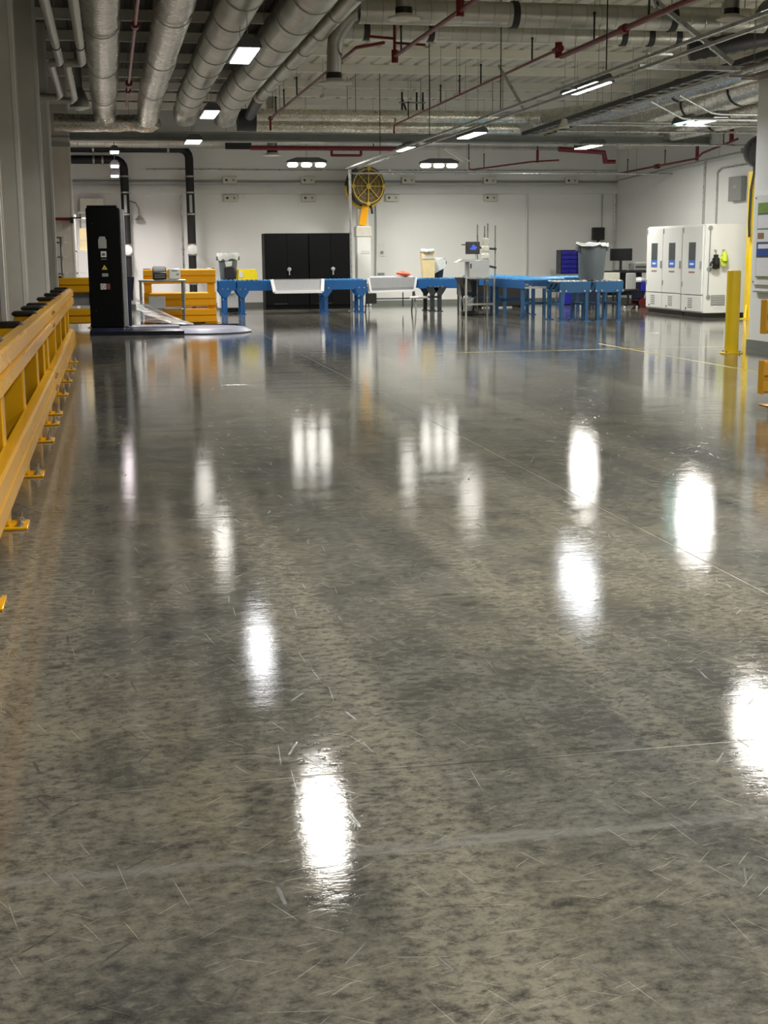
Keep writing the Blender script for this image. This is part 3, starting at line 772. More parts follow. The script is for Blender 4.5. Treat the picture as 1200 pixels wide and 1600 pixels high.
pipe('sprinkler_pipe', 'lower thin grey-red pipe along the right wall ending in a red cap', [(13.5, 35.8, 3.23), (13.5, 28.4, 3.44)], .02, 'girder', [(13.5, 34.5, 3.27), (13.5, 29.5, 3.41)], [((13.5, 28.3, 3.40), (13.5, 28.3, 3.52), .06)], group=SG)
# overhead conduit track pair and its upright
t = thing('track_frame', 'pair of thin steel track rails running overhead toward the drum fan, with upright', 'track frame', (5.6, 20, 3.3))
for x in (5.56, 5.84):
    MB().bar((x, 6, 3.33), (x, 32.8, 3.33), .028, .032).build('rail', M['conduit'], t)
for y in (8, 11, 14, 17, 20, 23, 26, 29, 32): MB().bar((5.56, y, 3.36), (5.84, y, 3.36), .03, .02).build('cross_tie', M['conduit'], t)
for y in (9.5, 15.2, 19.5, 24, 28.5): MB().cyl((5.56, y, 3.35), (5.56, y, DECK), .008, 6).build('drop_rod', M['strap'], t)
MB().cyl((5.64, 32.66, 0), (5.64, 32.66, 3.31), .03, 10).build('upright', M['conduit'], t)
MB().cyl((5.64, 32.66, 0), (5.64, 32.66, .012), .09, 12).build('foot_plate', M['conduit'], t)
MB().cyl((5.64, 32.66, 3.22), (13.715, 32.66, 3.22), .024, 10).build('cross_pipe', M['conduit'], t)
MB().bar((6.98, 15, 3.42), (6.05, 15.0, 4.06), .05, .05).build('brace', M['conduit'], t)
MB().bar((5.85, 14.95, 3.36), (7.05, 14.95, 3.36), .05, .05).build('cross_tie', M['conduit'], t)
MB().bar((6.06, 15.0, 4.0), (5.6, 15.0, DECK), .05, .05).build('brace', M['conduit'], t)
for (x, y) in ((7.6, 26.8),): MB().bar((5.84, 19.3, 3.35), (5.84, 20.6, 4.1), .03, .03).build('brace', M['conduit'], t)
t = thing('conduit_run', 'pair of grey conduits slanting below the cable tray at upper right', 'conduit', (8.1, 20, 3.6))
for dx in (0, .12): MB().tube([(8.02 + dx, 9, 3.6), (8.06 + dx, 16.3, 3.6), (8.20 + dx, 23.4, 3.6), (8.20 + dx, 24.4, 3.6)], .028, 8).build('conduit', M['conduit'], t)
for y in (11, 14.5, 17.2, 21.5): MB().bar((7.96, y, 3.565), (8.32, y, 3.565), .04, .03).build('strut', M['galv'], t); hang(t, 8.31, y, 3.57)
for (dx, dy) in ((0, 0), (.12, .8)):
    MB().tube([(8.1 + dx, 20.2 - dy, 3.57), (8.7 + dx, 20.4 - dy, 3.35), (8.85 + dx, 20.4 - dy, 3.33), (10.3, 20.4 - dy, 3.33), (13.65, 20.4 - dy, 3.33)], .016, 8).build('branch_conduit', M['conduit'], t)
for i, (y, z) in enumerate(((24.5, 3.62), (26.5, 3.68), (28.65, 3.60), (25.6, 3.77), (22.5, 3.55))):
    t = thing('cross_conduit', ('pale thin conduit crossing at right under the foil ducts, %s' % ('nearer the lamps', 'between the two rightmost lamps', 'close to the girder', 'highest of the set', 'lowest and nearest of the set')[i]), 'conduit', (11, y, z), 'crossing conduits at the right')
    MB().cyl((8.4 + .3 * i, y, z), (13.72, y, z), .022, 8).build('conduit', M['conduit'], t)
    for x in (9.75 + .06 * i, 12.3, 13.25): hang(t, x, y, z + .02)
# cable tray
t = thing('cable_tray', 'wire cable tray with yellow and black cables at upper right', 'cable tray', (8.75, 22, 3.9))
for x in (8.5, 9.02): MB().bar((x, 12, 3.92), (x + .55, 30, 3.92), .02, .08).build('side_wire', M['strap'], t)
for i in range(36):
    y = 12.2 + i * .5; x = 8.5 + (y - 12) * .0306
    MB().bar((x, y, 3.89), (x + .52, y, 3.89), .03, .012).build('rung', M['girder'], t)
for i, (dx, mm) in enumerate(((.08, 'strap'), (.16, 'strap'), (.25, 'strap'), (.34, 'girder'), (.43, 'triangle'))):
    MB().tube([(8.5 + dx + (y - 12) * .0306 + .02 * sin(y * 1.7 + i), y, 3.915 + .01 * (i % 2)) for y in range(12, 31)], .018, 6).build('cable', M[mm], t)
for y in (14, 18, 22, 26): hang(t, 8.5 + (y - 12) * .0306, y, 3.92); hang(t, 9.02 + (y - 12) * .0306, y, 3.92)
# white jacketed pipes, upper left
for (xa, xb, lab) in ((-.54, -.67, 'left one of two white jacketed pipes jogging sideways above the columns'), (-.25, -.46, 'right one of two white jacketed pipes jogging sideways above the columns')):
    t = thing('jacketed_pipe', lab, 'pipe', (xa, 16, 3.9), 'white jacketed pipes at upper left')
    MB().tube([(xa, 8, 3.9), (xa, 19.4, 3.9), (xa - .02, 19.55, 3.9), (xb + .02, 19.6, 3.9), (xb, 19.75, 3.9), (xb, 23.3 + (xa > -.4) * .5, 3.9), (xb - .05, 23.5 + (xa > -.4) * .5, 3.88), (-1.0, 23.52 + (xa > -.4) * .5, 3.88)], .055, 14).build('pipe_run', M['jacket'], t)
    for y in (11, 14.5, 18.0): MB().ring((xa, y, 3.9), (0, 1, 0), .058, .012, .03, 14).build('clamp', M['strap'], t); hang(t, xa, y, 3.95)
t = thing('drain_hub', 'grey funnel shaped drain hub hanging left of the first foil duct', 'drain hub', (-.5, 26.5, 4.0))
MB().tube([(-.42, 26.3, DECK - .012), (-.42, 26.3, 4.35)], .06, 12).build('pipe_run', M['galv'], t)
MB().lathe([(.06, .35), (.1, .28), (.17, .1), (.18, 0), (.05, -.05)], (-.42, 26.3, 4.0), 18).build('hub', M['galv'], t)

t = thing('horn_speaker', 'cream horn speaker hanging under the cable tray', 'speaker', (8.35, 25.0, 3.6))
MB().lathe([(.10, 0), (.09, .02), (.06, .12), (.05, .16), (.01, .17)], (8.35, 25.0, 3.60), 16).build('bell', M['offwhite'], t)
hang(t, 8.35, 25.0, 3.76)
for (x, y, z, lab) in ((4.16, 27.0, 4.28, 'small round white sensor hanging right of the bent branch duct'), (6.3, 25.0, 4.12, 'small grey sensor hanging between the red pipe and the track rails')):
    t = thing('ceiling_sensor', lab, 'sensor', (x, y, z), 'hanging sensors')
    MB().lathe([(.02, 0), (.07, .015), (.075, .05), (.04, .09), (.02, .1)], (x, y, z), 16).build('housing', M['offwhite'], t)
    hang(t, x, y, z + .09)
t = thing('girder_brace', 'dark steel struts and diagonal standing on the cross girder near the middle', 'brace', (6.7, 30.6, 3.95))
for (p, q) in (((6.80, 30.6, 3.956), (6.80, 30.6, 4.84)), ((6.94, 30.6, 3.956), (6.94, 30.6, 4.84)), ((6.74, 30.6, 3.956), (6.47, 30.6, 4.70)), ((6.47, 30.6, 4.3), (6.47, 30.6, 4.84))):
    MB().bar(p, q, .035, .035, (0, 1, 0)).build('strut', M['strap'], t)
MB().bar((6.40, 30.6, 4.62), (7.0, 30.6, 4.62), .04, .03).build('strut', M['girder'], t)
t = thing('cable_ladder', 'pale slanting cable ladder right of the nearer track lamp, by the back wall', 'cable ladder', (7.9, 31.5, 3.5))
for dx in (0, .14): MB().bar((7.62 + dx, 31.4, 3.70), (8.12 + dx, 31.6, 3.44), .05, .03).build('side_rail', M['plate'], t)
for i in range(6): MB().bar((7.66 + i * .09, 31.42 + i * .036, 3.68 - i * .047), (7.80 + i * .09, 31.42 + i * .036, 3.68 - i * .047), .02, .02).build('rung', M['plate'], t)
hang(t, 7.66, 31.42, 3.70); hang(t, 8.2, 31.58, 3.48)

# black insulated pipes on the back wall, with drops and gauges
PG = 'black insulated wall pipes'
def black_drop(x, z, label):
    t = thing('insulated_pipe', label, 'pipe', (x, 36.1, 0.2), PG)
    pts = [(-1.6, 36.05, z), (x - .24, 36.05, z)] + [(x - .24 + .24 * sin(a), 36.05, z - .24 * (1 - cos(a))) for a in (.4, .8, 1.2, pi / 2)]
    MB().tube(pts + [(x, 36.05, 1.62)], .105, 16).build('pipe_run', M['black'], t)
    MB().tube([(x, 36.05, 1.36), (x, 36.05, .22)], .10, 16).build('pipe_run', M['black'], t)
    for zz in (3.32, 2.92, 2.38, 1.62, 1.36, .62): MB().ring((x, 36.05, zz), (0, 0, 1), .11, .02, .04, 18).build('clamp', M['galv'], t)
    MB().tube([(x, 36.05, 1.62), (x, 36.05, 1.36)], .06, 12).build('valve_body', M['stainless'], t)
    gl = MB().lathe([(.10, 0), (.125, .01), (.125, .06), (.11, .07), (.01, .07)], (x, 35.94, 1.49), 24, (0, -1, 0)).build('gauge', M['white'], t)
    B(x - .035, x + .035, 35.935, 35.946, 2.42, 2.86).build('label_strip', M['grille'], t)
    for xx in (-1.2, -.3, x - .52):
        MB().ring((xx, 36.05, z), (1, 0, 0), .11, .016, .05, 16).build('clamp', M['galv'], t)
        MB().cyl((xx, 36.155, z), (xx, 36.494, z), .012, 6).build('wall_bracket', M['galv'], t)
    for zz in (3.1, .9): MB().cyl((x, 36.14, zz), (x, 36.494, zz), .015, 6).build('wall_bracket', M['galv'], t)
    MB().tube([(x, 36.05, .24), (x, 36.05, .0)], .05, 12).build('foot', M['strap'], t)
    return t
black_drop(0.44, 3.73, 'black insulated pipe dropping down the wall beside the black machine, with white gauge')
black_drop(2.08, 4.01, 'black insulated pipe dropping down the wall behind the amber guardrail, with white gauge')

# ================================================================== ON THE BACK WALL
def wire(name, label, pts, r=.015, m='conduit', cat='conduit', group='conduits on the walls'):
    t = thing(name, label, cat, pts[0], group)
    MB().tube(pts, r, 8).build('conduit', M[m], t)
    for k in range(len(pts) - 1):
        p = (Vector(pts[k]) + Vector(pts[k + 1])) / 2
        MB().box(p.x - .03, p.x + .03, p.y - .02, p.y + .02, p.z - .02, p.z + .02).build('clip', M[m], t)
    return t
wire('wall_channel', 'dark channel running the whole back wall just above the white ledge', [(-2.9, 36.47, 3.22), (WX, 36.47, 3.22)], .03, 'girder')
wire('wall_conduit', 'thin conduit high across the back wall, above the wall channel', [(1.0, 36.48, 3.52), (WX, 36.48, 3.52)], .014)
wire('wall_conduit', 'vertical conduit on the back wall left of the right black pipe', [(1.87, 36.48, 0.11), (1.87, 36.48, 2.9)], .02)
wire('wall_conduit', 'white vertical conduit on the back wall right of the monitor stand', [(11.15, 36.47, .11), (11.15, 36.47, 2.9)], .03, 'trimw')
wire('wall_conduit', 'vertical conduit in the far right corner of the room', [(13.66, 36.46, .11), (13.66, 36.46, 3.1)], .02)
wire('wall_conduit', 'vertical conduit on the right wall above the white chambers', [(WX - .02, 30.7, .2), (WX - .02, 30.7, 3.4)], .03)
wire('wall_conduit', 'bent conduit on the right wall, right of the straight one', [(WX - .02, 30.0, .2), (WX - .02, 30.0, 3.1), (WX - .02, 29.8, 3.18), (WX - .02, 27.6, 3.2)], .02)
def outlet(x, z, label, w=.36, extra=False):
    t = thing('outlet_box', label, 'outlet box', (x, 36.44, z), 'outlet boxes on the back wall')
    y = 36.41 if z < 3.2 and z > 2.9 else 36.44
    B(x - w / 2, x + w / 2, y - .05, 36.5, z - .09, z + .09, .008).build('box', M['offwhite'], t)
    for i, dx in enumerate((-.09, .09)):
        MB().lathe([(.032, 0), (.03, .012), (.01, .012)], (x + dx, y - .05, z), 14, (0, -1, 0)).build('socket', M['strap' if i == 0 else 'vent'], t)
    if extra: B(x + w / 2 + .02, x + w / 2 + .2, 36.44, 36.5, z, z + .09).build('junction', M['white'], t)
    return t
for (x, lab) in ((3.13, 'left'), (5.17, 'middle'), (7.86, 'right of the drum fan'), (10.1, 'fourth'), (12.4, 'furthest right')):
    outlet(x, 3.25, {'left': 'upper outlet box on the back wall above the grey bin', 'middle': 'upper outlet box on the back wall above the black cabinets', 'right of the drum fan': 'upper outlet box on the back wall just right of the drum fan', 'fourth': 'upper outlet box on the back wall above the monitor stand', 'furthest right': 'upper outlet box furthest right on the back wall'}[lab])
outlet(3.14, 2.80, 'lower outlet box under the ledge above the grey bin, with junction piece', .36, True)
outlet(5.18, 2.80, 'lower outlet box under the ledge above the black cabinets')
outlet(7.42, 2.80, 'lower outlet box half hidden behind the drum fan')
outlet(10.12, 2.80, 'lower outlet box under the ledge above the monitor stand')
t = thing('hanging_cable', 'thin power cable with plug hanging down the wall right of the drum fan', 'cord', (6.97, 36.4, .6))
MB().tube([(6.97, 36.46, 2.9), (6.98, 36.44, 2.2), (6.97, 36.44, 1.4), (6.95, 36.44, .72)], .013, 8).build('cord', M['vent'], t)
MB().lathe([(.02, .14), (.05, .1), (.06, .03), (.03, 0)], (6.95, 36.43, .60), 12).build('plug', M['strap'], t)
t = thing('wall_switch', 'white wall plate with a grey switch right of the hanging cord', 'wall switch', (7.14, 36.48, 1.3))
B(7.06, 7.22, 36.485, 36.5, 1.28, 1.62).build('plate', M['white'], t); MB().lathe([(.045, 0), (.04, .03), (.01, .03)], (7.14, 36.485, 1.38), 12, (0, -1, 0)).build('knob', M['vent'], t)
t = thing('wall_switch', 'small dark wall plate below the white switch plate', 'wall switch', (7.12, 36.48, .8))
B(7.02, 7.20, 36.48, 36.5, .78, .84).build('plate', M['vent'], t)
t = thing('shower_arm', 'curved grey safety shower arm with bell nozzle on the wall by the left black pipe', 'shower', (.65, 36.4, 2.2))
MB().tube([(.50, 36.5, 2.72), (.58, 36.4, 2.72), (.70, 36.38, 2.68), (.77, 36.36, 2.55), (.78, 36.36, 2.38)], .018, 8).build('arm', M['vent'], t)
MB().lathe([(.03, .12), (.05, .08), (.13, .0), (.02, .0)], (.79, 36.36, 2.25), 14).build('nozzle', M['vent'], t)
t = thing('wall_rack', 'white wall mounted rack behind the top of the black machine', 'rack', (-.25, 36.2, 2.4))
B(-.75, .3, 36.2, 36.5, 2.42, 2.46).build('shelf', M['white'], t)
B(-.7, -.1, 36.25, 36.45, 2.46, 2.8, .01).build('box', M['offwhite'], t)
for x in (-.7, .2): MB().bar((x, 36.48, 2.0), (x, 36.48, 2.42), .03, .03).build('bracket', M['vent'], t)
t = thing('exit_sign', 'small green lit sign seen between the steel columns', 'exit sign', (-2.2, 36.4, 2.9))
B(-2.4, -1.9, 36.41, 36.5, 2.66, 2.86).build('case', M['strap'], t)
B(-2.38, -1.92, 36.405, 36.412, 2.67, 2.85).build('sign_face', M['green'], t)

# drum fan on its white column
t = thing('fan_column', 'white boxed column with yellow bracket standing by the back wall', 'column', (6.47, 35.7, 0))
B(6.29, 6.66, 35.5, 35.86, 0, 2.06, .012).build('casing', M['white'], t)
B(6.27, 6.68, 35.48, 35.88, 1.78, 2.03, .012).build('top_sleeve', M['offwhite'], t)
B(6.33, 6.62, 35.56, 35.82, 2.06, 2.5, .01).build('neck', M['offwhite'], t)
B(6.40, 6.62, 35.49, 35.497, 1.35, 1.43).build('notice', M['stickerw'], t)
MB().bar((6.44, 35.52, 2.07), (6.54, 35.50, 2.62), .18, .03, (0, 1, 0)).build('yellow_bracket', M['orange'], t)
t = thing('drum_fan', 'large round drum fan with yellow guard and black barrel, high on the white column', 'fan', (6.6, 35.4, 3.0))
ax = Vector((.30, -1, -.05)).normalized(); c0 = Vector((6.52, 35.55, 3.06))
MB().ring(c0, ax, .47, .03, .38, 36).build('barrel', M['cap'], t)
cf = c0 + ax * .20
MB().lathe([(.43, 0), (.44, .015), (.02, .02)], cf - ax * .05, 36, ax).build('blade_disc', M['fanback'], t)
MB().ring(cf, ax, .43, .03, .03, 36).build('guard_ring', M['fanyellow'], t)
for q in (.2, .32): MB().ring(cf + ax * .01, ax, q, .005, .005, 30).build('guard_wire', M['fanyellow'], t)
a1 = ax.cross(Vector((0, 0, 1))).normalized(); b1 = a1.cross(ax)
for i in range(8):
    d = a1 * cos(i * pi / 4) + b1 * sin(i * pi / 4)
    MB().bar(cf + ax * .015 + d * .05, cf + ax * .015 + d * .44, .02, .012, ax).build('spoke', M['fanyellow'], t)
for i in range(4):
    d = a1 * cos(i * pi / 2) + b1 * sin(i * pi / 2)
    MB().lathe([(.06, 0), (.055, .05), (.02, .06)], cf + d * .44 - ax * .01, 12, ax).build('lug', M['fanyellow'], t)
MB().lathe([(.075, 0), (.07, .03), (.01, .04)], cf + ax * .01, 16, ax).build('hub', M['fanyellow'], t)
MB().tube([c0 + a1 * .55 * cos(q) + b1 * .55 * sin(q) for q in [pi + .0 + i * pi / 14 for i in range(15)]], .035, 10).build('yoke', M['fanyellow'], t)
B(6.38, 6.60, 35.55, 35.78, 2.5, 2.64).build('mount', M['cap'], t)
MB().tube([(6.56, 35.55, 2.62), (6.68, 35.5, 2.52), (6.70, 35.5, 2.36)], .03, 8).build('cord', M['cap'], t)

# ================================================================== TALL BLACK WRAPPING MACHINE
t = thing('wrapping_machine', 'tall black stretch wrapping machine with stickers and low black base', 'machine', (0, 24.9, 0))
B(-.38, .19, 24.46, 25.15, .13, 2.16, .012).build('tower', M['machine'], t)
B(-.36, .15, 24.5, 25.1, 2.16, 2.205, .008).build('tower_lid', M['machine'], t)
B(.195, .27, 24.62, 25.05, .13, 2.14, .006).build('mast_strip', M['alu'], t)
B(.27, .33, 24.7, 25.0, .13, .95, .004).build('film_carriage', M['navy'], t)
MB().prism([(.27, .55), (.36, .62), (.40, .98), (.27, 1.0)], 24.75, 25.0, 'Y').build('carriage_cover', M['navy'], t)
bs = MB().rings([[(-.40, 24.2, 0), (1.2, 23.95, 0), (1.2, 25.3, 0), (-.40, 25.25, 0)], [(-.40, 24.2, .07), (1.2, 23.95, .07), (1.2, 25.3, .07), (-.40, 25.25, .07)], [(-.36, 24.26, .12), (1.1, 24.06, .10), (1.1, 25.2, .10), (-.36, 25.2, .12)]])
bs.build('base', M['navy'], t)
B(.3, 1.15, 24.4, 25.1, .10, .13).build('base_plate', M['turn'], t)
n = 14
def poly(c, r, z, k=1.0): return [(c[0] + r * cos(2 * pi * i / n + .1), c[1] + r * k * sin(2 * pi * i / n + .1), z) for i in range(n)]
MB().rings([poly((1.62, 24.75), .82, 0), poly((1.62, 24.75), .84, .02), poly((1.62, 24.75), .70, .085), poly((1.62, 24.75), .66, .09)]).build('turntable', M['turn'], t)
MB().prism([(25.75, 0), (26.75, 0), (26.75, .02), (25.75, .09)], 1.0, 2.3, 'X').build('ramp', M['navy'], t)
def stick(x0, x1, z0, z1, m, name='sticker', y=24.4595):
    return B(x0, x1, y - .003, y + .0005, z0, z1).build(name, M[m], t)
MB().prism([(-.19, 1.48), (-.05, 1.48), (-.05, 1.62), (-.075, 1.68), (-.165, 1.68), (-.19, 1.62)], 24.456, 24.460, 'Y').build('grey_plate', M['sticker'], t)
stick(-.155, -.06, 1.33, 1.43, 'stickerw'); stick(-.135, -.085, 1.355, 1.40, 'inkgrey', y=24.4575); stick(-.155, -.06, 1.285, 1.305, 'inkgrey')
MB().prism([(-.15, 1.12), (-.055, 1.12), (-.1025, 1.20)], 24.456, 24.460, 'Y').build('warning_triangle', M['triangle'], t)
MB().prism([(-.108, 1.135), (-.097, 1.135), (-.1025, 1.175)], 24.4545, 24.4565, 'Y').build('warning_mark', M['cap'], t)
stick(-.15, -.045, 1.0, 1.055, 'sticker'); stick(-.185, -.09, .78, .88, 'stickerw'); stick(-.085, -.02, .78, .88, 'stickred')
MB().ring((-.137, 24.4555, .83), (0, 1, 0), .03, .008, .002, 20).build('round_mark', M['stickred'], t)
for (x, z) in ((-.28, 1.9), (-.28, .42)): MB().cyl((x, 24.46, z), (x, 24.45, z), .012, 8).build('screw', M['strap'], t)
# stretch film tail trailing from the carriage down to the turntable
fm = MB(); rowsA = []
for j in range(9):
    v = j / 8.0
    row = []
    for i in range(13):
        u = i / 12.0
        z0 = .20 + v * .42; z1 = .135 + v * .015
        z = z0 * (1 - u) ** 1.25 + z1 * (1 - (1 - u) ** 1.25)
        row.append((.415 + u * 1.0, 24.85 + .05 * sin(u * 5 + v * 9) * (1 - u) + u * .25 * (v - .3), z))
    rowsA.append(row)
b0 = 0
for r_ in rowsA: fm.v += r_
for j in range(8):
    for i in range(12): fm.f.append((j * 13 + i, j * 13 + i + 1, (j + 1) * 13 + i + 1, (j + 1) * 13 + i))
tag(fm.build('stretch_film', M['film']), 'clear stretch film trailing from the black machine down to its turntable', 'plastic film')

# steel table with printers in front of the amber guardrail
t = thing('steel_table', 'stainless steel work table with lower shelf in front of the amber guardrail', 'table', (1.03, 27.4, 0))
B(.52, 1.42, 27.1, 27.75, .845, .885, .006).build('tabletop', M['stainless'], t)
B(.56, 1.38, 27.14, 27.7, .30, .325, .004).build('lower_shelf', M['stainless'], t)
for (x, y) in ((.56, 27.14), (1.38, 27.14), (.56, 27.7), (1.38, 27.7)):
    lg = MB().cyl((x, y, .03), (x, y, .845), .022, 10).build('leg', M['stainless'], t)
    MB().cyl((x, y, 0), (x, y, .03), .03, 10).build('foot', M['white'], lg)
B(.70, 1.02, 27.3, 27.6, .325, .56, .01).build('stored_box', M['grille'], t)
t = thing('label_printer', 'black label printer with white paper roll on the steel table', 'printer', (.93, 27.4, .885))
B(.80, 1.06, 27.25, 27.55, .885, 1.03, .012).build('body', M['dark'], t)
for z in (.93, .97): B(.83, 1.03, 27.243, 27.25, z, z + .015).build('slot', M['vent'], t)
MB().cyl((.815, 27.42, 1.09), (1.045, 27.42, 1.09), .07, 18).build('paper_roll', M['paper'], t)
for x in (.80, 1.045): B(x, x + .015, 27.36, 27.48, 1.02, 1.12).build('roll_holder', M['dark'], t)
t = thing('label_printer', 'small white printer with dark display beside the black one', 'printer', (1.22, 27.4, .885))
B(1.10, 1.33, 27.25, 27.52, .885, 1.10, .02).build('body', M['white'], t)
B(1.16, 1.27, 27.243, 27.25, 1.045, 1.065).build('display', M['vent'], t)
B(1.25, 1.30, 27.243, 27.25, .97, 1.0).build('button', M['vent'], t)
t = thing('float_ball', 'pale ball lying on the floor behind the amber guardrail', 'ball', (1.72, 29.0, 0))
MB().lathe([(.005, 0), (.06, .01), (.1, .045), (.12, .1), (.1, .16), (.06, .195), (.005, .205)], (1.72, 29.0, 0), 18).build('shell', M['offwhite'], t)

# left corner things by the far column
t = thing('storage_shelf', 'white open storage shelf with a cardboard box left of the black machine', 'shelf', (-.45, 33.2, 0))
for (x, y) in ((-.78, 32.95), (-.22, 32.95), (-.78, 33.4), (-.22, 33.4)): B(x, x + .04, y, y + .04, 0, 2.3).build('post', M['white'], t)
for z in (.3, .95, 1.45, 2.2): B(-.78, -.18, 32.95, 33.44, z, z + .03).build('shelf_board', M['white'], t)
t = thing('cardboard_box', 'tan cardboard box on the white shelf left of the black machine', 'box', (-.45, 33.2, 1.48))
B(-.68, -.26, 33.0, 33.35, 1.481, 1.98, .004).build('carton', M['card'], t)
B(-.68, -.26, 32.998, 33.0, 1.71, 1.75).build('tape_strip', M['offwhite'], t)
t = thing('jack_stand', 'thin grey post stand with round tiers in front of the far column', 'stand', (-.99, 29.7, 0))
MB().cyl((-.99, 29.7, 0), (-.99, 29.7, 1.72), .025, 10).build('post', M['vent'], t)
for (z, r) in ((0, .14), (.98, .1), (1.32, .09), (1.62, .11), (1.72, .12)): MB().cyl((-.99, 29.7, z), (-.99, 29.7, z + .03), r, 14).build('tier', M['vent'], t)
t = thing('red_bar', 'short dark red bar clamped across the far grey column', 'bar', (-.95, 30.35, 2.1))
B(-1.18, -.74, 30.36, 30.42, 2.10, 2.16).build('bar', M['red'], t)
B(-.80, -.56, 30.33, 30.40, 2.135, 2.165).build('clamp_arm', M['strap'], t)
B(-.80, -.73, 30.34, 30.42, 2.04, 2.13).build('clamp', M['strap'], t)

# ================================================================== BLACK CABINETS
def cabinet(x0, x1, label):
    t = thing('storage_cabinet', label, 'cabinet', ((x0 + x1) / 2, 34.5, 0), 'black double door cabinets')
    B(x0, x1, 34.24, 34.9, .0, 1.86, .006).build('body', M['machine'], t)
    xm = (x0 + x1) / 2
    for (a, b) in ((x0 + .012, xm - .003), (xm + .003, x1 - .012)):
        d = B(a, b, 34.215, 34.24, .10, 1.84, .004).build('door', M['machine'], t)
    h = MB().lathe([(.05, 0), (.055, .01), (.045, .025), (.01, .03)], (xm + .05, 34.215, .98), 16, (0, -1, 0)).bar((xm + .05, 34.19, .98), (xm + .05, 34.19, .84), .03, .02, (0, 1, 0))
    h.build('handle', M['conduit'], d)
    B(x0 + .2, x0 + .55, 34.212, 34.215, .13, .15).build('name_plate', M['strap'], t)
    return t
cabinet(3.75, 4.845, 'black double door steel cabinet, left one of the pair against the back wall')
cabinet(4.85, 5.945, 'black double door steel cabinet, right one of the pair against the back wall')

# ================================================================== CONVEYORS
def conv_x(name, label, x0, x1, y0, y1, top, legs, m, lm, dense=.11, rm='roller', flare=False, lw=.085):
    t = thing(name, label, 'conveyor', ((x0 + x1) / 2, (y0 + y1) / 2, 0), 'blue roller conveyors')
    for y in (y0, y1 - .03): B(x0, x1, y, y + .03, top - .24, top - .02, .004).build('side_rail', M[m], t)
    r0 = None
    k = int((x1 - x0 - .06) / dense)
    for i in range(k + 1):
        x = x0 + .05 + i * dense
        if r0 is None:
            r0 = MB().cyl((x, y0 + .03, top - .025), (x, y1 - .03, top - .025), .028, 10).build('roller', M[rm], t); rx = x
        else:
            c = r0.copy(); COL.objects.link(c); c.parent = t; c.location = r0.location + Vector((x - rx, 0, 0))
    for x in legs:
        for y in (y0 + .02, y1 - .05):
            lg = B(x - lw / 2, x + lw / 2, y - .03, y + .06, .015, top - .24).build('leg', M[lm], t)
            if flare: MB().prism([(x - lw / 2, top - .40), (x + lw / 2, top - .40), (x + .14, top - .26), (x + .14, top - .2), (x - .14, top - .2), (x - .14, top - .26)], y - .055, y - .031, 'Y').build('gusset', M[lm], lg)
            B(x - .07, x + .07, y - .06, y + .08, 0, .015).build('foot', M[lm], lg)
            for dx in (-.06, .06): MB().cyl((x + dx, y - .055, top - .2), (x + dx, y - .066, top - .2), .02, 8).build('bolt', M['bolt'], lg)
        B(x - .02, x + .02, y0 + .05, y1 - .05, .3, .35).build('cross_brace', M[lm], t)
    return t
conv_x('roller_conveyor', 'short blue roller conveyor end piece beside the amber guardrail', 2.42, 2.80, 31.75, 32.5, .785, (2.55,), 'blue', 'blue', .1, 'bluebelt', True)
conv_x('roller_conveyor', 'long blue roller conveyor in front of the black cabinets', 2.83, 5.85, 31.75, 32.5, .775, (2.95, 4.88, 5.72), 'blue', 'blue', .11, 'bluebelt', True)
conv_x('roller_conveyor', 'blue roller conveyor on dark legs under the pale carton and grey bin', 7.05, 8.2, 31.6, 32.4, .775, (7.38, 7.56), 'blue', 'darkleg', .11, 'bluebelt', True)
def conv_y(label, x0, x1, y0, y1, top, legs, m, lm, rm):
    t = thing('roller_conveyor', label, 'conveyor', ((x0 + x1) / 2, (y0 + y1) / 2, 0), 'blue roller conveyors')
    for x in (x0, x1 - .03): B(x, x + .03, y0, y1, top - .2, top - .02, .004).build('side_rail', M[m], t)
    r0 = None; k = int((y1 - y0 - .06) / .12)
    for i in range(k + 1):
        y = y0 + .05 + i * .12
        if r0 is None:
            r0 = MB().cyl((x0 + .03, y, top - .022), (x1 - .03, y, top - .022), .03, 10).build('roller', M[rm], t); ry = y
        else:
            c = r0.copy(); COL.objects.link(c); c.parent = t; c.location = r0.location + Vector((0, y - ry, 0))
    for y in legs:
        for x in (x0 + .02, x1 - .05):
            lg = B(x - .02, x + .05, y - .03, y + .03, .015, top - .2).build('leg', M[lm], t)
            B(x - .04, x + .07, y - .06, y + .06, 0, .015).build('foot', M[lm], lg)
        B(x0 + .06, x1 - .06, y - .015, y + .015, .30, .345).build('cross_brace', M[lm], t)
    B(x0 + .05, x1 - .05, y0 + .1, y0 + .14, top - .2, top - .16).build('cross_brace', M['grille'], t)
    return t
conv_y('blue roller conveyor coming toward the camera from the steel stand, far half', 8.25, 9.15, 29.46, 32.2, .82, (29.7, 31.5), 'blue', 'bluedk', 'bluebelt')
conv_y('blue roller conveyor coming toward the camera, near half with many legs', 8.2, 9.1, 26.98, 29.36, .82, (27.15, 29.1), 'blue', 'bluedk', 'bluebelt')
conv_x('roller_conveyor', 'short dark blue conveyor under the left edge of the tall grey bin', 8.66, 9.30, 26.05, 26.92, .79, (8.72, 9.22), 'bluedk', 'bluedk', .10, 'roller', False, .06)
conv_x('roller_conveyor', 'short dark blue conveyor under the right edge of the tall grey bin', 9.40, 9.98, 26.05, 26.92, .79, (9.46, 9.90), 'bluedk', 'bluedk', .10, 'roller', False, .06)
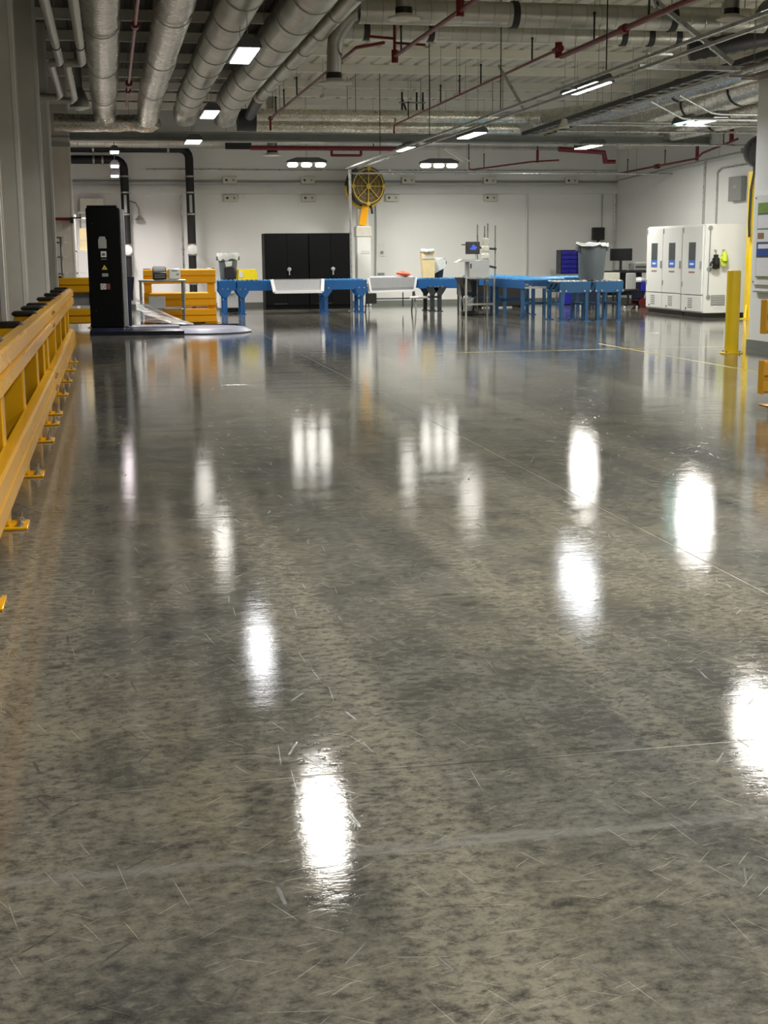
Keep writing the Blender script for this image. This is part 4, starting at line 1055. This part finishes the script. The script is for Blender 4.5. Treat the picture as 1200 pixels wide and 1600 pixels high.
# flex curve of blue rollers to the right of the straight run
t = thing('curved_conveyor', 'curved bright blue roller conveyor section behind the tall grey bin', 'conveyor', (9.6, 29.5, 0), 'blue roller conveyors')
for (r_, nm) in ((.25, 'inner_rail'), (1.25, 'outer_rail')):
    MB().tube([(9.2 + 1.3 - r_ * 1.0 * cos(a) * 1.0, 29.0 + r_ * sin(a) * 1.0, .74) for a in [i * pi / 20 for i in range(11)]], .035, 8).build(nm, M['blue'], t)
for i in range(13):
    a = i * pi / 24
    MB().cyl((10.5 - .27 * cos(a), 29.0 + .27 * sin(a), .79), (10.5 - 1.23 * cos(a), 29.0 + 1.23 * sin(a), .79), .028, 8).build('roller', M['bluebelt'], t)
for (x, y) in ((9.3, 29.05), (10.2, 29.05), (9.7, 29.95), (10.48, 30.2)): B(x - .03, x + .03, y - .03, y + .03, 0, .72).build('leg', M['bluedk'], t)

# trays laid on the conveyors
def tray(x0, x1, y, z0, z1, inner, rim, label):
    t = thing('shallow_tray', label, 'tray', ((x0 + x1) / 2, y, z0), 'shallow trays leaning over the conveyor')
    d = .12; n_ = MB()
    a, b, c, e = Vector((x0, y - .10, z0)), Vector((x1, y - .10, z0)), Vector((x1 + .04, y + .05, z1)), Vector((x0 - .04, y + .05, z1))
    MB().rings([[a, b, c, e], [a + Vector((0, .03, 0)), b + Vector((0, .03, 0)), c + Vector((0, .03, 0)), e + Vector((0, .03, 0))]]).build('panel', M[inner], t)
    for nm, p, q, w in (('rim_bottom', a, b, .06), ('rim_side', a, e, .07), ('rim_side', b, c, .07)):
        MB().bar(p + Vector((0, -.012, 0)), q + Vector((0, -.012, 0)), w, .06, (0, 1, 0)).build(nm, M[rim], t)
    MB().bar(e + Vector((0, .03, 0)), c + Vector((0, .03, 0)), .03, .05, (0, 1, 0)).build('rim_top', M['paddk'], t)
    return t
tray(3.66, 4.76, 31.64, .50, .775, 'pad', 'padw', 'white rimmed shallow tray leaning over the conveyor in front of the black cabinets')
# grey padded panel on its own low stand in the gap between conveyors
t = thing('foam_roll', 'wide roll of grey foam sheet with a bound front panel, between the two conveyors', 'foam roll', (6.45, 31.9, .44))
MB().lathe([(.02, 0), (.175, 0), (.18, .01), (.18, 1.03), (.175, 1.04), (.02, 1.04)], (5.93, 31.9, .65), 28, (1, 0, 0)).build('roll', M['pad'], t)
MB().cyl((5.87, 31.9, .65), (7.03, 31.9, .65), .03, 10).build('core', M['card'], t)
MB().rings([[(5.93, 31.700, .47), (6.97, 31.700, .49), (6.97, 31.690, .49), (5.93, 31.690, .47)], [(5.91, 31.715, .56), (6.99, 31.715, .575), (6.99, 31.705, .575), (5.91, 31.705, .56)]]).build('lower_shade', M['paddk'], t)  # darker strip, the shade at the bottom put into its colour
MB().rings([[(5.91, 31.715, .56), (6.99, 31.715, .575), (6.99, 31.705, .575), (5.91, 31.705, .56)], [(5.88, 31.715, .80), (7.02, 31.715, .80), (7.02, 31.705, .80), (5.88, 31.705, .80)]]).build('front_panel', M['pad'], t)
for (p, q) in (((5.93, 31.685, .48), (5.88, 31.70, .80)), ((6.97, 31.685, .50), (7.02, 31.70, .80)), ((5.93, 31.682, .475), (6.97, 31.682, .495))): MB().bar(p, q, .045, .02, (0, 1, 0)).build('pale_binding', M['padw'], t)
t = thing('roll_stand', 'low black stand carrying the grey foam roll', 'stand', (6.45, 31.9, 0))
for x in (5.88, 7.0):
    MB().bar((x, 31.65, 0), (x, 31.9, .60), .03, .03, (1, 0, 0)).build('leg', M['paddk'], t); MB().bar((x, 32.15, 0), (x, 31.9, .60), .03, .03, (1, 0, 0)).build('leg', M['paddk'], t)
MB().cyl((5.88, 31.72, .31), (7.3, 31.72, .31), .016, 8).build('cross_bar', M['darkleg'], t)
B(5.82, 6.06, 31.65, 31.8, .20, .44, .01).build('weight_box', M['cap'], t)
MB().cyl((6.7, 31.72, .12), (6.7, 31.72, .45), .014, 8).build('stay', M['darkleg'], t)
MB().cyl((6.85, 31.71, .33), (7.3, 31.71, .33), .03, 8).build('sleeve', M['white'], t)
tag(MB().lathe([(.02, 0), (.14, .01), (.17, .05), (.10, .09), (.02, .11)], (6.74, 31.92, .834), 11, (.1, 0, 1), lambda j, h: (1 + .35 * sin(j * 2.3), .02 * sin(j * 3.1) * (h > .02))).build('plastic_wrap', M['salmon']), 'crumpled orange red plastic lying on the grey foam roll', 'plastic wrap')

# bins and boxes on the conveyors
def bin_(x, y, z, r0, r1, h, m, name, label, tilt=0.0, bag=None, group=None, dark_inside=True, bagdrop=.12):
    t = thing(name, label, 'bin', (x, y, z), group)
    MB().lathe([(r0 * .96, 0), (r0, .02), (r1 * .98, h - .06), (r1 * 1.06, h - .05), (r1 * 1.06, h), (r1 * .95, h), (r1 * .9, h - .1), (r0 * .9, .04), (.01, .04)], (x, y, z), 28, (tilt, 0, 1)).build('body', M[m], t)
    for s_ in (-1, 1):
        B(x + s_ * r1 * 1.05 - .03 + tilt * h, x + s_ * r1 * 1.05 + .03 + tilt * h, y - .08, y + .08, z + h - .14, z + h - .05, .01).build('handle', M[m], t)
    if bag:
        rg = random.Random(len(label))
        w = [rg.uniform(-1, 1) for _ in range(30)]
        MB().lathe([(r1 * .9, h - .12), (r1 * 1.0, h + .01), (r1 * 1.10, h + .02), (r1 * 1.15, h - .03), (r1 * 1.12, h - bagdrop * .6), (r1 * 1.09, h - bagdrop), (r1 * 1.07, h - bagdrop)], (x, y, z), 30, (tilt, 0, 1),
                   lambda j, hh: (1 + .025 * w[j % 30], .03 * w[(j * 7) % 30] * (1 if hh < h - .01 else .5))).build('bag', M[bag], t)
    return t
b = bin_(2.66, 32.1, .79, .185, .225, .58, 'brute', 'trash_bin', 'grey trash bin with a bunched white bag on the left conveyor end', 0, 'bag', None, True, .13)
B(2.55, 2.78, 31.875, 31.885, .82, 1.06).build('dark_front', M['dark'], b)
MB().prism([(2.57, 1.20), (2.74, 1.21), (2.73, 1.10), (2.60, 1.08)], 31.868, 31.876, 'Y').build('bag_flap', M['bag'], b)
t = thing('yellow_tote', 'bright lemon yellow plastic tote on the conveyor beside the grey trash bin', 'tote', (3.08, 32.05, .785))
def frust(x0, x1, y0, y1, z0, z1, g_): return [[(x0 + g_, y0 + g_, z0), (x1 - g_, y0 + g_, z0), (x1 - g_, y1 - g_, z0), (x0 + g_, y1 - g_, z0)], [(x0, y0, z1), (x1, y0, z1), (x1, y1, z1), (x0, y1, z1)]]
MB().rings(list(reversed(frust(2.86, 3.31, 31.85, 32.3, 1.02, .785, .02)))).build('body', M['yellowbin'], t)
B(2.89, 2.97, 31.842, 31.848, .84, .98).build('pale_label', M['paper'], t)
t = thing('tall_carton', 'tall pale tan carton with a white bag top on the middle conveyor', 'carton', (7.31, 32.0, .775))
MB().rings([[(7.18, 31.66, .78), (7.45, 31.66, .78), (7.45, 31.86, .78), (7.18, 31.86, .78)], [(7.14, 31.65, 1.36), (7.46, 31.65, 1.36), (7.46, 31.87, 1.36), (7.14, 31.87, 1.36)]]).build('body', M['card'], t)
B(7.155, 7.455, 31.642, 31.652, 1.22, 1.30).build('band', M['offwhite'], t)
rg = random.Random(5); wv = [rg.uniform(-1, 1) for _ in range(26)]
MB().lathe([(.15, 0.02), (.17, .03), (.175, .06), (.15, .10), (.1, .09), (.01, .07)], (7.30, 31.76, 1.34), 26, (0, 0, 1), lambda j, h: (1 + .05 * wv[j], .015 * wv[(j * 5) % 26])).build('bag_top', M['bag'], t)
b = bin_(7.63, 32.14, .78, .13, .172, .44, 'dark', 'trash_bin', 'small dark bin with a clear bag folded over, right of the tall carton', 0, 'bag', None, True, .09)
MB().prism([(7.50, 1.19), (7.79, 1.19), (7.79, 1.02), (7.53, .88)], 31.945, 31.955, 'Y').build('bag_flap', M['bag'], b)
bin_(9.46, 26.5, .803, .25, .29, .70, 'brute', 'trash_bin', 'tall grey trash bin with a pale rim straddling the two right conveyors', .03, 'bag', None, True, .02)

# steel stand with monitor, box and poles
t = thing('steel_stand', 'small stainless steel stand carrying the grey box and monitor', 'stand', (7.75, 29.0, 0))
B(7.42, 8.10, 28.7, 29.3, .80, .835, .005).build('tabletop', M['stainless'], t)
for (x, y) in ((7.45, 28.73), (8.07, 28.73), (7.45, 29.27), (8.07, 29.27)): B(x - .02, x + .02, y - .02, y + .02, 0, .80).build('leg', M['stainless'], t)
B(7.45, 8.07, 28.72, 28.75, .24, .28).build('cross_brace', M['stainless'], t)
MB().prism([(7.30, .83), (7.55, .82), (7.60, .52), (7.5, .58)], 28.8, 29.2, 'Y').build('side_chute', M['strap'], t)
MB().bar((7.45, 28.76, .30), (7.60, 28.76, .36), .02, .02).build('hook', M['stainless'], t)
t = thing('controller_box', 'light grey instrument box with sloped shoulder on the steel stand', 'box', (7.75, 29, .835))
MB().prism([(7.54, .835), (7.98, .835), (7.98, 1.20), (7.78, 1.19), (7.72, 1.17), (7.54, 1.16)], 28.78, 29.2, 'Y').build('case', M['grille'], t)
B(7.555, 7.585, 28.772, 28.78, 1.02, 1.12).build('grip', M['strap'], t)
t = thing('keyboard_tray', 'pale keyboard shelf beside the monitor on the steel stand', 'keyboard', (7.4, 29.0, 1.16))
MB().prism([(7.28, 1.15), (7.70, 1.18), (7.72, 1.22), (7.40, 1.21)], 28.85, 29.15, 'Y').build('board', M['grille'], t)
B(7.42, 7.62, 28.9, 29.1, 1.20, 1.215).build('keys', M['vent'], t)
t = thing('monitor', 'small black monitor showing a blue shape above the grey box', 'monitor', (7.65, 29.05, 1.2))
B(7.51, 7.82, 28.98, 29.02, 1.32, 1.58, .006).build('case', M['dark'], t)
B(7.525, 7.805, 28.976, 28.98, 1.335, 1.565).build('screen', M['screenoff'], t)
MB().prism([(7.59, 1.43), (7.64, 1.475), (7.67, 1.53), (7.72, 1.49), (7.76, 1.46), (7.72, 1.41), (7.64, 1.41)], 28.973, 28.976, 'Y').build('screen_image', M['screen'], t)
MB().bar((7.76, 29.02, 1.2), (7.74, 29.02, 1.34), .05, .03).build('neck', M['grille'], t)
MB().bar((7.42, 29.0, 1.52), (7.51, 29.0, 1.52), .02, .02).build('side_arm', M['strap'], t)
t = thing('pole_rack', 'four tall thin steel poles with clamps behind the monitor', 'rack', (8.05, 29.3, 0))
for (x, h) in ((7.87, 1.95), (8.03, 1.92), (8.10, 1.97), (8.27, 1.93)): MB().cyl((x, 29.362, 0), (x, 29.362, h), .016, 8).build('pole', M['stainless'], t)
for (z0, z1) in ((1.46, 1.42), (1.12, 1.02)): MB().bar((7.85, 29.325, z0), (8.285, 29.325, z1), .03, .045).build('clamp_bar', M['dark'], t)
B(7.84, 8.29, 29.3, 29.385, 0, .03).build('base', M['dark'], t)
t = thing('label_reel', 'stack of white label reels clamped on the steel poles', 'reel', (8.0, 29.2, 1.2))
MB().lathe([(.06, 0), (.09, .02), (.09, .10), (.06, .12), (.06, .16), (.085, .18), (.085, .26), (.06, .28), (.06, .32), (.075, .34), (.075, .44), (.02, .45)], (8.0, 29.19, 1.21), 20).build('reel', M['offwhite'], t)
MB().cyl((8.0, 29.19, 1.2), (8.0, 29.19, .84), .015, 8).build('spindle', M['strap'], t)
B(7.99, 8.01, 29.19, 29.30, 1.34, 1.37).build('clamp', M['strap'], t)
t = thing('floor_motor', 'dark floor motor unit with pale bucket under the steel stand', 'motor', (7.8, 29.4, 0))
B(7.55, 7.95, 29.5, 29.95, .42, .78, .02).build('housing', M['navy'], t)
for (x, y) in ((7.58, 29.55), (7.92, 29.55), (7.58, 29.9), (7.92, 29.9)): B(x - .02, x + .02, y - .02, y + .02, 0, .42).build('leg', M['dark'], t)
MB().lathe([(.09, 0), (.13, .26), (.135, .28), (.02, .28)], (7.66, 29.35, .10), 16).build('bucket', M['grille'], t)
B(7.52, 7.8, 29.25, 29.45, 0, .10, .01).build('foot_block', M['dark'], t)

# things under / behind the conveyors
t = thing('low_cabinet', 'white low box cabinet on the floor behind the left conveyor legs', 'cabinet', (2.8, 33.3, 0))
B(2.50, 3.08, 33.1, 33.7, .10, .62, .012).build('body', M['white'], t)
B(2.52, 3.06, 33.085, 33.1, .44, .60, .006).build('drawer', M['white'], t)
B(2.55, 3.03, 33.15, 33.65, 0, .10).build('plinth', M['cap'], t)
B(2.62, 2.86, 33.075, 33.085, .42, .44).build('handle', M['vent'], t)
t = thing('black_crate', 'large black crate on the floor behind the right conveyors', 'crate', (9.4, 33.2, 0))
B(8.75, 10.1, 32.9, 33.6, .04, .60, .02).build('body', M['cap'], t)
for x in (8.9, 9.95): B(x - .06, x + .06, 33.0, 33.5, 0, .04).build('runner', M['dark'], t)
B(8.72, 10.13, 32.87, 33.63, .60, .64, .008).build('lid', M['cap'], t)
t = thing('bin_organiser', 'dark blue small parts organiser with rows of drawers near the corner', 'organiser', (11.9, 35.0, .0))
B(11.62, 12.5, 34.9, 35.3, .78, 1.40, .01).build('case', M['navy'], t)
for i in range(5):
    for j in range(2):
        d = B(11.645 + j * .43, 12.05 + j * .43, 34.872, 34.9, .80 + i * .118, .905 + i * .118, .006).build('drawer', M['bluebin'], t)
        B(11.80 + j * .43, 11.90 + j * .43, 34.865, 34.872, .835 + i * .118, .85 + i * .118).build('pull', M['navy'], d)
B(11.60, 12.52, 34.88, 35.32, .70, .78).build('stand_top', M['vent'], t)
for (x, y) in ((11.64, 34.92), (12.48, 34.92), (11.64, 35.28), (12.48, 35.28)): B(x - .025, x + .025, y - .025, y + .025, 0, .70).build('leg', M['vent'], t)
t = thing('blue_tote', 'blue plastic tote on the floor below the drawer organiser', 'tote', (12.05, 34.6, 0))
MB().rings(list(reversed(frust(11.5, 12.45, 34.2, 34.75, .50, .02, .05)))).build('body', M['bluebin'], t)
B(11.47, 12.48, 34.17, 34.78, .50, .54, .008).build('lid', M['navy'], t)
for (x) in (11.7, 12.3): B(x - .05, x + .05, 34.3, 34.7, 0, .02).build('runner', M['navy'], t)

# desk and trolleys in the far right corner
t = thing('work_desk', 'black work desk crowded with equipment in the far right corner', 'desk', (12.6, 33.0, 0))
B(12.0, 13.3, 32.75, 33.5, .82, .87, .006).build('desktop', M['dark'], t)
for (x, y) in ((12.05, 32.8), (13.25, 32.8), (12.05, 33.45), (13.25, 33.45)): B(x - .03, x + .03, y - .03, y + .03, 0, .82).build('leg', M['dark'], t)
B(12.0, 13.3, 33.44, 33.5, .25, .82).build('back_panel', M['navy'], t)
t = thing('monitor', 'wide black monitor switched off on the corner desk', 'monitor', (12.55, 33.0, .87))
B(12.28, 12.86, 33.0, 33.05, 1.12, 1.42, .008).build('case', M['dark'], t)
B(12.30, 12.84, 32.995, 33.0, 1.14, 1.40).build('screen', M['screenoff'], t)
MB().bar((12.57, 33.04, .87), (12.57, 33.04, 1.15), .06, .04).build('neck', M['dark'], t); B(12.44, 12.70, 32.92, 33.14, .87, .89).build('foot', M['dark'], t)
t = thing('wall_box', 'grey electrical box with a drooping cable on the wall near the back corner', 'electrical box', (12.9, 36.4, 1.9))
B(13.02, 13.34, 36.32, 36.5, 1.66, 2.0, .01).build('case', M['strap'], t)
MB().tube([(13.2, 36.4, 1.68), (13.12, 36.38, 1.45), (13.0, 36.35, 1.3), (12.95, 36.3, .9)], .03, 8).build('cable', M['strap'], t)
MB().cyl((13.3, 36.45, 2.0), (13.3, 36.45, 2.9), .015, 8).build('riser', M['vent'], t)
t = thing('carton', 'cream white carton on the end of the corner desk', 'box', (12.2, 32.5, 0))
B(11.92, 12.30, 32.35, 32.68, .64, .84, .01).build('carton', M['offwhite'], t)
for (x, y) in ((11.98, 32.4), (12.24, 32.4), (11.98, 32.63), (12.24, 32.63)): B(x - .02, x + .02, y - .02, y + .02, 0, .64).build('stand_leg', M['dark'], t)
t = thing('office_chair', 'black office chair with grey back standing before the corner desk', 'chair', (12.28, 31.6, 0))
B(12.10, 12.36, 31.42, 31.46, .44, .84, .02).build('backrest', M['grille'], t)
B(12.04, 12.42, 31.4, 31.8, .40, .46, .015).build('seat', M['dark'], t)
MB().cyl((12.23, 31.6, .08), (12.23, 31.6, .40), .03, 10).build('post', M['dark'], t)
for i in range(5):
    a = i * 2 * pi / 5 + .3
    MB().bar((12.23, 31.6, .09), (12.23 + .26 * cos(a), 31.6 + .26 * sin(a), .07), .035, .03).build('spoke', M['dark'], t)
    MB().cyl((12.23 + .26 * cos(a) - .01, 31.6 + .26 * sin(a), .03), (12.23 + .26 * cos(a) + .01, 31.6 + .26 * sin(a), .03), .03, 10).build('caster', M['offwhite'], t)
t = thing('hand_cart', 'navy cart with dark red wheels beside the white chambers', 'cart', (12.85, 32.2, 0))
B(12.66, 13.12, 32.0, 32.5, .20, .60, .015).build('body', M['navy'], t)
B(12.70, 12.92, 31.97, 32.0, .38, .62, .01).build('blue_pocket', M['bluebin'], t)
for (x, y) in ((12.78, 31.98), (13.02, 31.98), (12.78, 32.52), (13.02, 32.52)): MB().cyl((x - .0, y - .03, .11), (x, y + .03, .11), .11, 18).build('wheel', M['redwheel'], t)
B(12.66, 13.12, 32.02, 32.48, .15, .20).build('axle_deck', M['dark'], t)
for x in (12.80, 12.96): MB().bar((x, 31.975, .22), (x + .05, 31.975, .40), .03, .02, (0, 1, 0)).build('strap', M['grille'], t)
for (x, w, lab) in ((12.72, .26, 'left one of two white cloth bundles on the navy cart'), (13.0, .24, 'right one of two white cloth bundles on the navy cart')):
    tag(MB().lathe([(.02, 0), (w * .45, .005), (w * .5, .05), (w * .4, .1), (.02, .12)], (x + .03, 32.2, .605), 16, (0, 0, 1), lambda j, h: (1 + .12 * sin(j * 1.9), 0)).build('cloth_bundle', M['padw']), lab, 'cloth bundle', 'white cloth bundles on the navy cart')
t = thing('desk_printer', 'small grey printer on the right end of the corner desk', 'printer', (13.0, 33.1, .87))
B(12.88, 13.26, 32.9, 33.3, .87, 1.05, .015).build('body', M['vent'], t); B(12.92, 13.22, 32.89, 32.9, .95, .98).build('slot', M['dark'], t)
B(12.94, 13.2, 32.95, 33.2, 1.05, 1.08).build('paper_stack', M['paper'], t)
t = thing('floor_bag', 'black bag standing on the floor right of the tall grey bin', 'bag', (11.8, 32.7, 0))
MB().lathe([(.16, 0), (.2, .1), (.19, .5), (.13, .8), (.06, .95), (.01, .97)], (11.78, 32.9, 0), 18, (0, 0, 1), lambda j, h: (1 + .12 * sin(j * 2.1), 0)).build('body', M['cap'], t)
B(11.68, 11.88, 32.66, 32.72, .15, .45, .02).build('pocket', M['dark'], t)
t = thing('floor_case', 'low dark case on the floor under the right dark blue conveyor', 'case', (11.0, 31.0, 0))
B(10.7, 11.25, 30.8, 31.2, .16, .46, .02).build('body', M['navy'], t)
for (x, y) in ((10.76, 30.85), (11.19, 30.85), (10.76, 31.15), (11.19, 31.15)): MB().lathe([(.05, 0), (.06, .06), (.03, .16)], (x, y, 0), 10).build('caster', M['grille'], t)

# ================================================================== WHITE CHAMBERS
def chamber(y0, y1, xf, label, doors, right_end=False):
    t = thing('test_chamber', label, 'chamber', (xf + .8, (y0 + y1) / 2, 0), 'white test chambers')
    B(xf, 13.45, y0, y1, .09, 1.88, .012).build('body', M['cabinetw'], t)
    B(xf + .04, 13.40, y0 + .04, y1 - .04, 0, .09).build('plinth', M['cap'], t)
    for (a, b) in doors:
        d = B(xf - .035, xf, a + .01, b - .01, .46, 1.84, .006).build('door', M['cabinetw'], t)
        yc = (a + b) / 2
        B(xf - .039, xf - .035, yc - .17, yc + .17, 1.16, 1.52).build('picture_label', M['photo'], d)
        B(xf - .040, xf - .035, yc - .17, yc + .17, 1.00, 1.16).build('blue_label', M['bluelabel'], d)
        B(xf - .041, xf - .040, yc - .10, yc + .10, 1.06, 1.10).build('label_text', M['paper'], d)
        B(xf - .038, xf - .035, yc - .15, yc + .15, .90, .93).build('brown_text', M['brown'], d)
        B(xf - .06, xf - .035, a + .04, a + .07, .98, 1.14).build('handle', M['vent'], d)
        pn = B(xf - .03, xf, a + .01, b - .01, .12, .44, .006).build('lower_panel', M['cabinetw'], t)
        for k in range(5): B(xf - .034, xf - .03, yc - .06, yc + .16, .19 + k * .045, .21 + k * .045).build('louver', M['vent'], pn)
        MB().lathe([(.02, 0), (.018, .01), (.004, .01)], (xf - .03, yc + .25, .17), 10, (-1, 0, 0)).build('knob', M['strap'], pn)
        for z in (.62, 1.72): B(xf - .045, xf, b - .06, b - .02, z, z + .1).build('hinge', M['vent'], t)
    return t
chamber(27.55, 29.55, 11.88, 'white double door chamber, further one beside the corner clutter', ((27.57, 28.60), (28.60, 29.53)))
t = chamber(26.30, 27.40, 11.80, 'white single door chamber with gloves on its side, nearer one by the bollard', ((26.34, 27.36),))
for z in (.42, .98, 1.80): MB().lathe([(.05, 0), (.045, .02), (.01, .02)], (11.90, 26.30, z), 12, (0, -1, 0)).build('port', M['vent'], t)
MB().cyl((11.88, 26.285, .42), (11.90, 26.285, 1.8), .012, 6).build('seam_pipe', M['vent'], t)
vp = B(11.96, 12.26, 26.29, 26.30, .25, .46).build('vent_panel', M['vent'], t)
for k in range(4): B(11.98, 12.24, 26.284, 26.29, .275 + k * .045, .295 + k * .045).build('louver', M['grille'], vp)
B(12.02, 12.14, 26.292, 26.30, .20, .24).build('info_plate', M['paper'], t)
t = thing('work_gloves', 'lime and black work gloves hanging on the side of the nearer white chamber', 'gloves', (12.1, 26.205, 1.0))
for (x, m, s_) in ((12.0, 'cap', 1.0), (12.18, 'lime', .9)):
    z0 = 1.02 if m == 'cap' else 1.08
    mb = MB()
    mb.tube([(x, 26.208, z0 + .25), (x, 26.205, z0 + .16)], .05 * s_, 10)
    mb.tube([(x, 26.205, z0 + .18), (x, 26.20, z0 + .06)], .075 * s_, 12)
    gl = mb.build('palm', M[m], t)
    for i in range(4): MB().tube([(x - .05 + i * .035, 26.20, z0 + .08), (x - .06 + i * .04, 26.20, z0 - .01), (x - .062 + i * .041, 26.205, z0 - .05 + .015 * abs(i - 1.5))], .019 * s_, 8).build('finger', M[m], gl)
    MB().tube([(x - .05, 26.20, z0 + .14), (x - .11, 26.195, z0 + .08), (x - .12, 26.20, z0 + .02)], .022 * s_, 8).build('thumb', M[m], gl)
for x in (12.0, 12.18): MB().tube([(x, 26.298, 1.36), (x, 26.208, 1.36), (x, 26.208, 1.25)], .012, 6).build('hook', M['vent'], t)
t = thing('power_panel', 'grey electrical panel on the right wall above the chambers', 'electrical panel', (13.66, 28.9, 2.6))
B(13.60, 13.72, 28.55, 29.2, 2.42, 2.95, .01).build('case', M['vent'], t); B(13.596, 13.60, 28.8, 28.95, 2.7, 2.76).build('label_plate', M['grille'], t)
t = thing('dark_rack', 'narrow dark rack standing between the chamber and the tall yellow post', 'rack', (13.1, 25.9, 0))
B(12.88, 13.30, 25.95, 26.22, 0, 1.80, .01).build('case', M['strap'], t)
B(12.94, 12.99, 25.94, 25.95, 1.42, 1.48).build('indicator', M['bluelabel'], t)

# ================================================================== BOLLARD, TALL POST, FAN, BOARD
t = thing('bollard', 'short thick yellow steel bollard on the floor at the right', 'bollard', (8.08, 17.07, 0))
MB().lathe([(.09, 0.01), (.09, 1.07), (.086, 1.085), (.075, 1.09), (.01, 1.09)], (8.08, 17.07, 0), 28).build('tube', M['yellowp'], t)
MB().lathe([(.15, 0), (.15, .012), (.1, .016)], (8.08, 17.07, 0), 28).build('base_flange', M['yellowp'], t)
for i in range(4): MB().cyl((8.08 + .125 * cos(i * pi / 2 + .6), 17.07 + .125 * sin(i * pi / 2 + .6), .012), (8.08 + .125 * cos(i * pi / 2 + .6), 17.07 + .125 * sin(i * pi / 2 + .6), .035), .012, 6).build('anchor_bolt', M['bolt'], t)
t = thing('post_frame', 'tall square yellow post frame with top arm behind the bollard', 'post frame', (12.5, 25.6, 0))
B(12.38, 12.56, 25.5, 25.68, .015, 2.87, .008).build('post', M['yellowp'], t)
B(12.28, 12.66, 25.40, 25.78, 0, .015).build('base_plate', M['yellowp'], t)
B(12.56, 13.72, 25.52, 25.66, 2.72, 2.87, .008).build('top_arm', M['yellowp'], t)
MB().bar((12.3, 25.42, .02), (12.36, 25.5, .28), .03, .03).build('gusset', M['yellowp'], t)
t = thing('drum_fan', 'black round drum fan on the yellow post frame at the right', 'fan', (12.45, 25.6, 3.1))
axb = Vector((-.35, -1, 0)).normalized(); cb = Vector((12.56, 25.58, 3.24))
MB().ring(cb, axb, .30, .025, .26, 32).build('barrel', M['cap'], t)
MB().lathe([(.29, 0), (.29, .02), (.01, .03)], cb - axb * .02, 28, axb).build('blade_disc', M['dark'], t)
MB().lathe([(.06, 0), (.05, .04), (.01, .05)], cb + axb * .1, 14, axb).build('hub', M['vent'], t)
a2 = axb.cross(Vector((0, 0, 1))).normalized(); b2 = a2.cross(axb)
for q in (.12, .2, .27): MB().ring(cb + axb * .12, axb, q, .008, .008, 28).build('guard_wire', M['cap'], t)
for i in range(8): MB().bar(cb + axb * .12, cb + axb * .12 + (a2 * cos(i * pi / 4) + b2 * sin(i * pi / 4)) * .29, .01, .01, axb).build('spoke', M['cap'], t)
B(12.44, 12.62, 25.52, 25.64, 2.872, 2.95).build('mount', M['cap'], t)
MB().tube([(12.42, 25.46, 3.02), (12.33, 25.45, 2.5), (12.32, 25.45, 1.9), (12.33, 25.44, 1.6)], .025, 8).build('cord', M['cap'], t)
t = thing('notice_board', 'white notice board with framed papers on the near right wall', 'notice board', (8.75, 17.2, 1.5))
B(8.72, 8.76, 16.6, 17.86, .88, 2.09, .006).build('board', M['white'], t)
B(8.70, 8.72, 16.62, 17.72, .98, 1.98).build('green_border', M['leaf'], t)
for (z0, z1, m, nm) in ((1.84, 1.96, 'leaf', 'photo_strip'), (1.64, 1.82, 'paper', 'sheet'), (1.46, 1.62, 'paper', 'sheet'), (1.27, 1.44, 'inkblue', 'sheet'), (1.0, 1.25, 'paper', 'sheet')):
    B(8.694, 8.70, 16.64, 17.70, z0, z1).build(nm, M[m], t)
for z in (1.825, 1.45, 1.255): B(8.692, 8.694, 16.64, 17.70, z - .006, z + .008).build('ink_rule', M['inkgrey'], t)
B(8.692, 8.694, 17.5, 17.68, 1.50, 1.58).build('brown_picture', M['brown'], t)
B(8.692, 8.694, 17.3, 17.66, 1.37, 1.43).build('white_panel', M['paper'], t)
for (y, z) in ((17.82, 2.05), (17.82, .92)): MB().cyl((8.72, y, z), (8.712, y, z), .014, 8).build('screw', M['bolt'], t)
B(8.70, 8.76, 16.6, 17.78, .78, .80).build('pen_ledge', M['vent'], t)
t = thing('alarm_box', 'small red alarm box on the right wall behind the tall yellow post', 'alarm box', (13.6, 22.5, 1.4))
B(13.62, 13.72, 22.4, 22.6, 1.3, 1.52, .01).build('case', M['red'], t); B(13.61, 13.62, 22.45, 22.55, 1.38, 1.42).build('pull_bar', M['white'], t)

for o in bpy.data.objects:
    if '_w' in o: del o['_w']
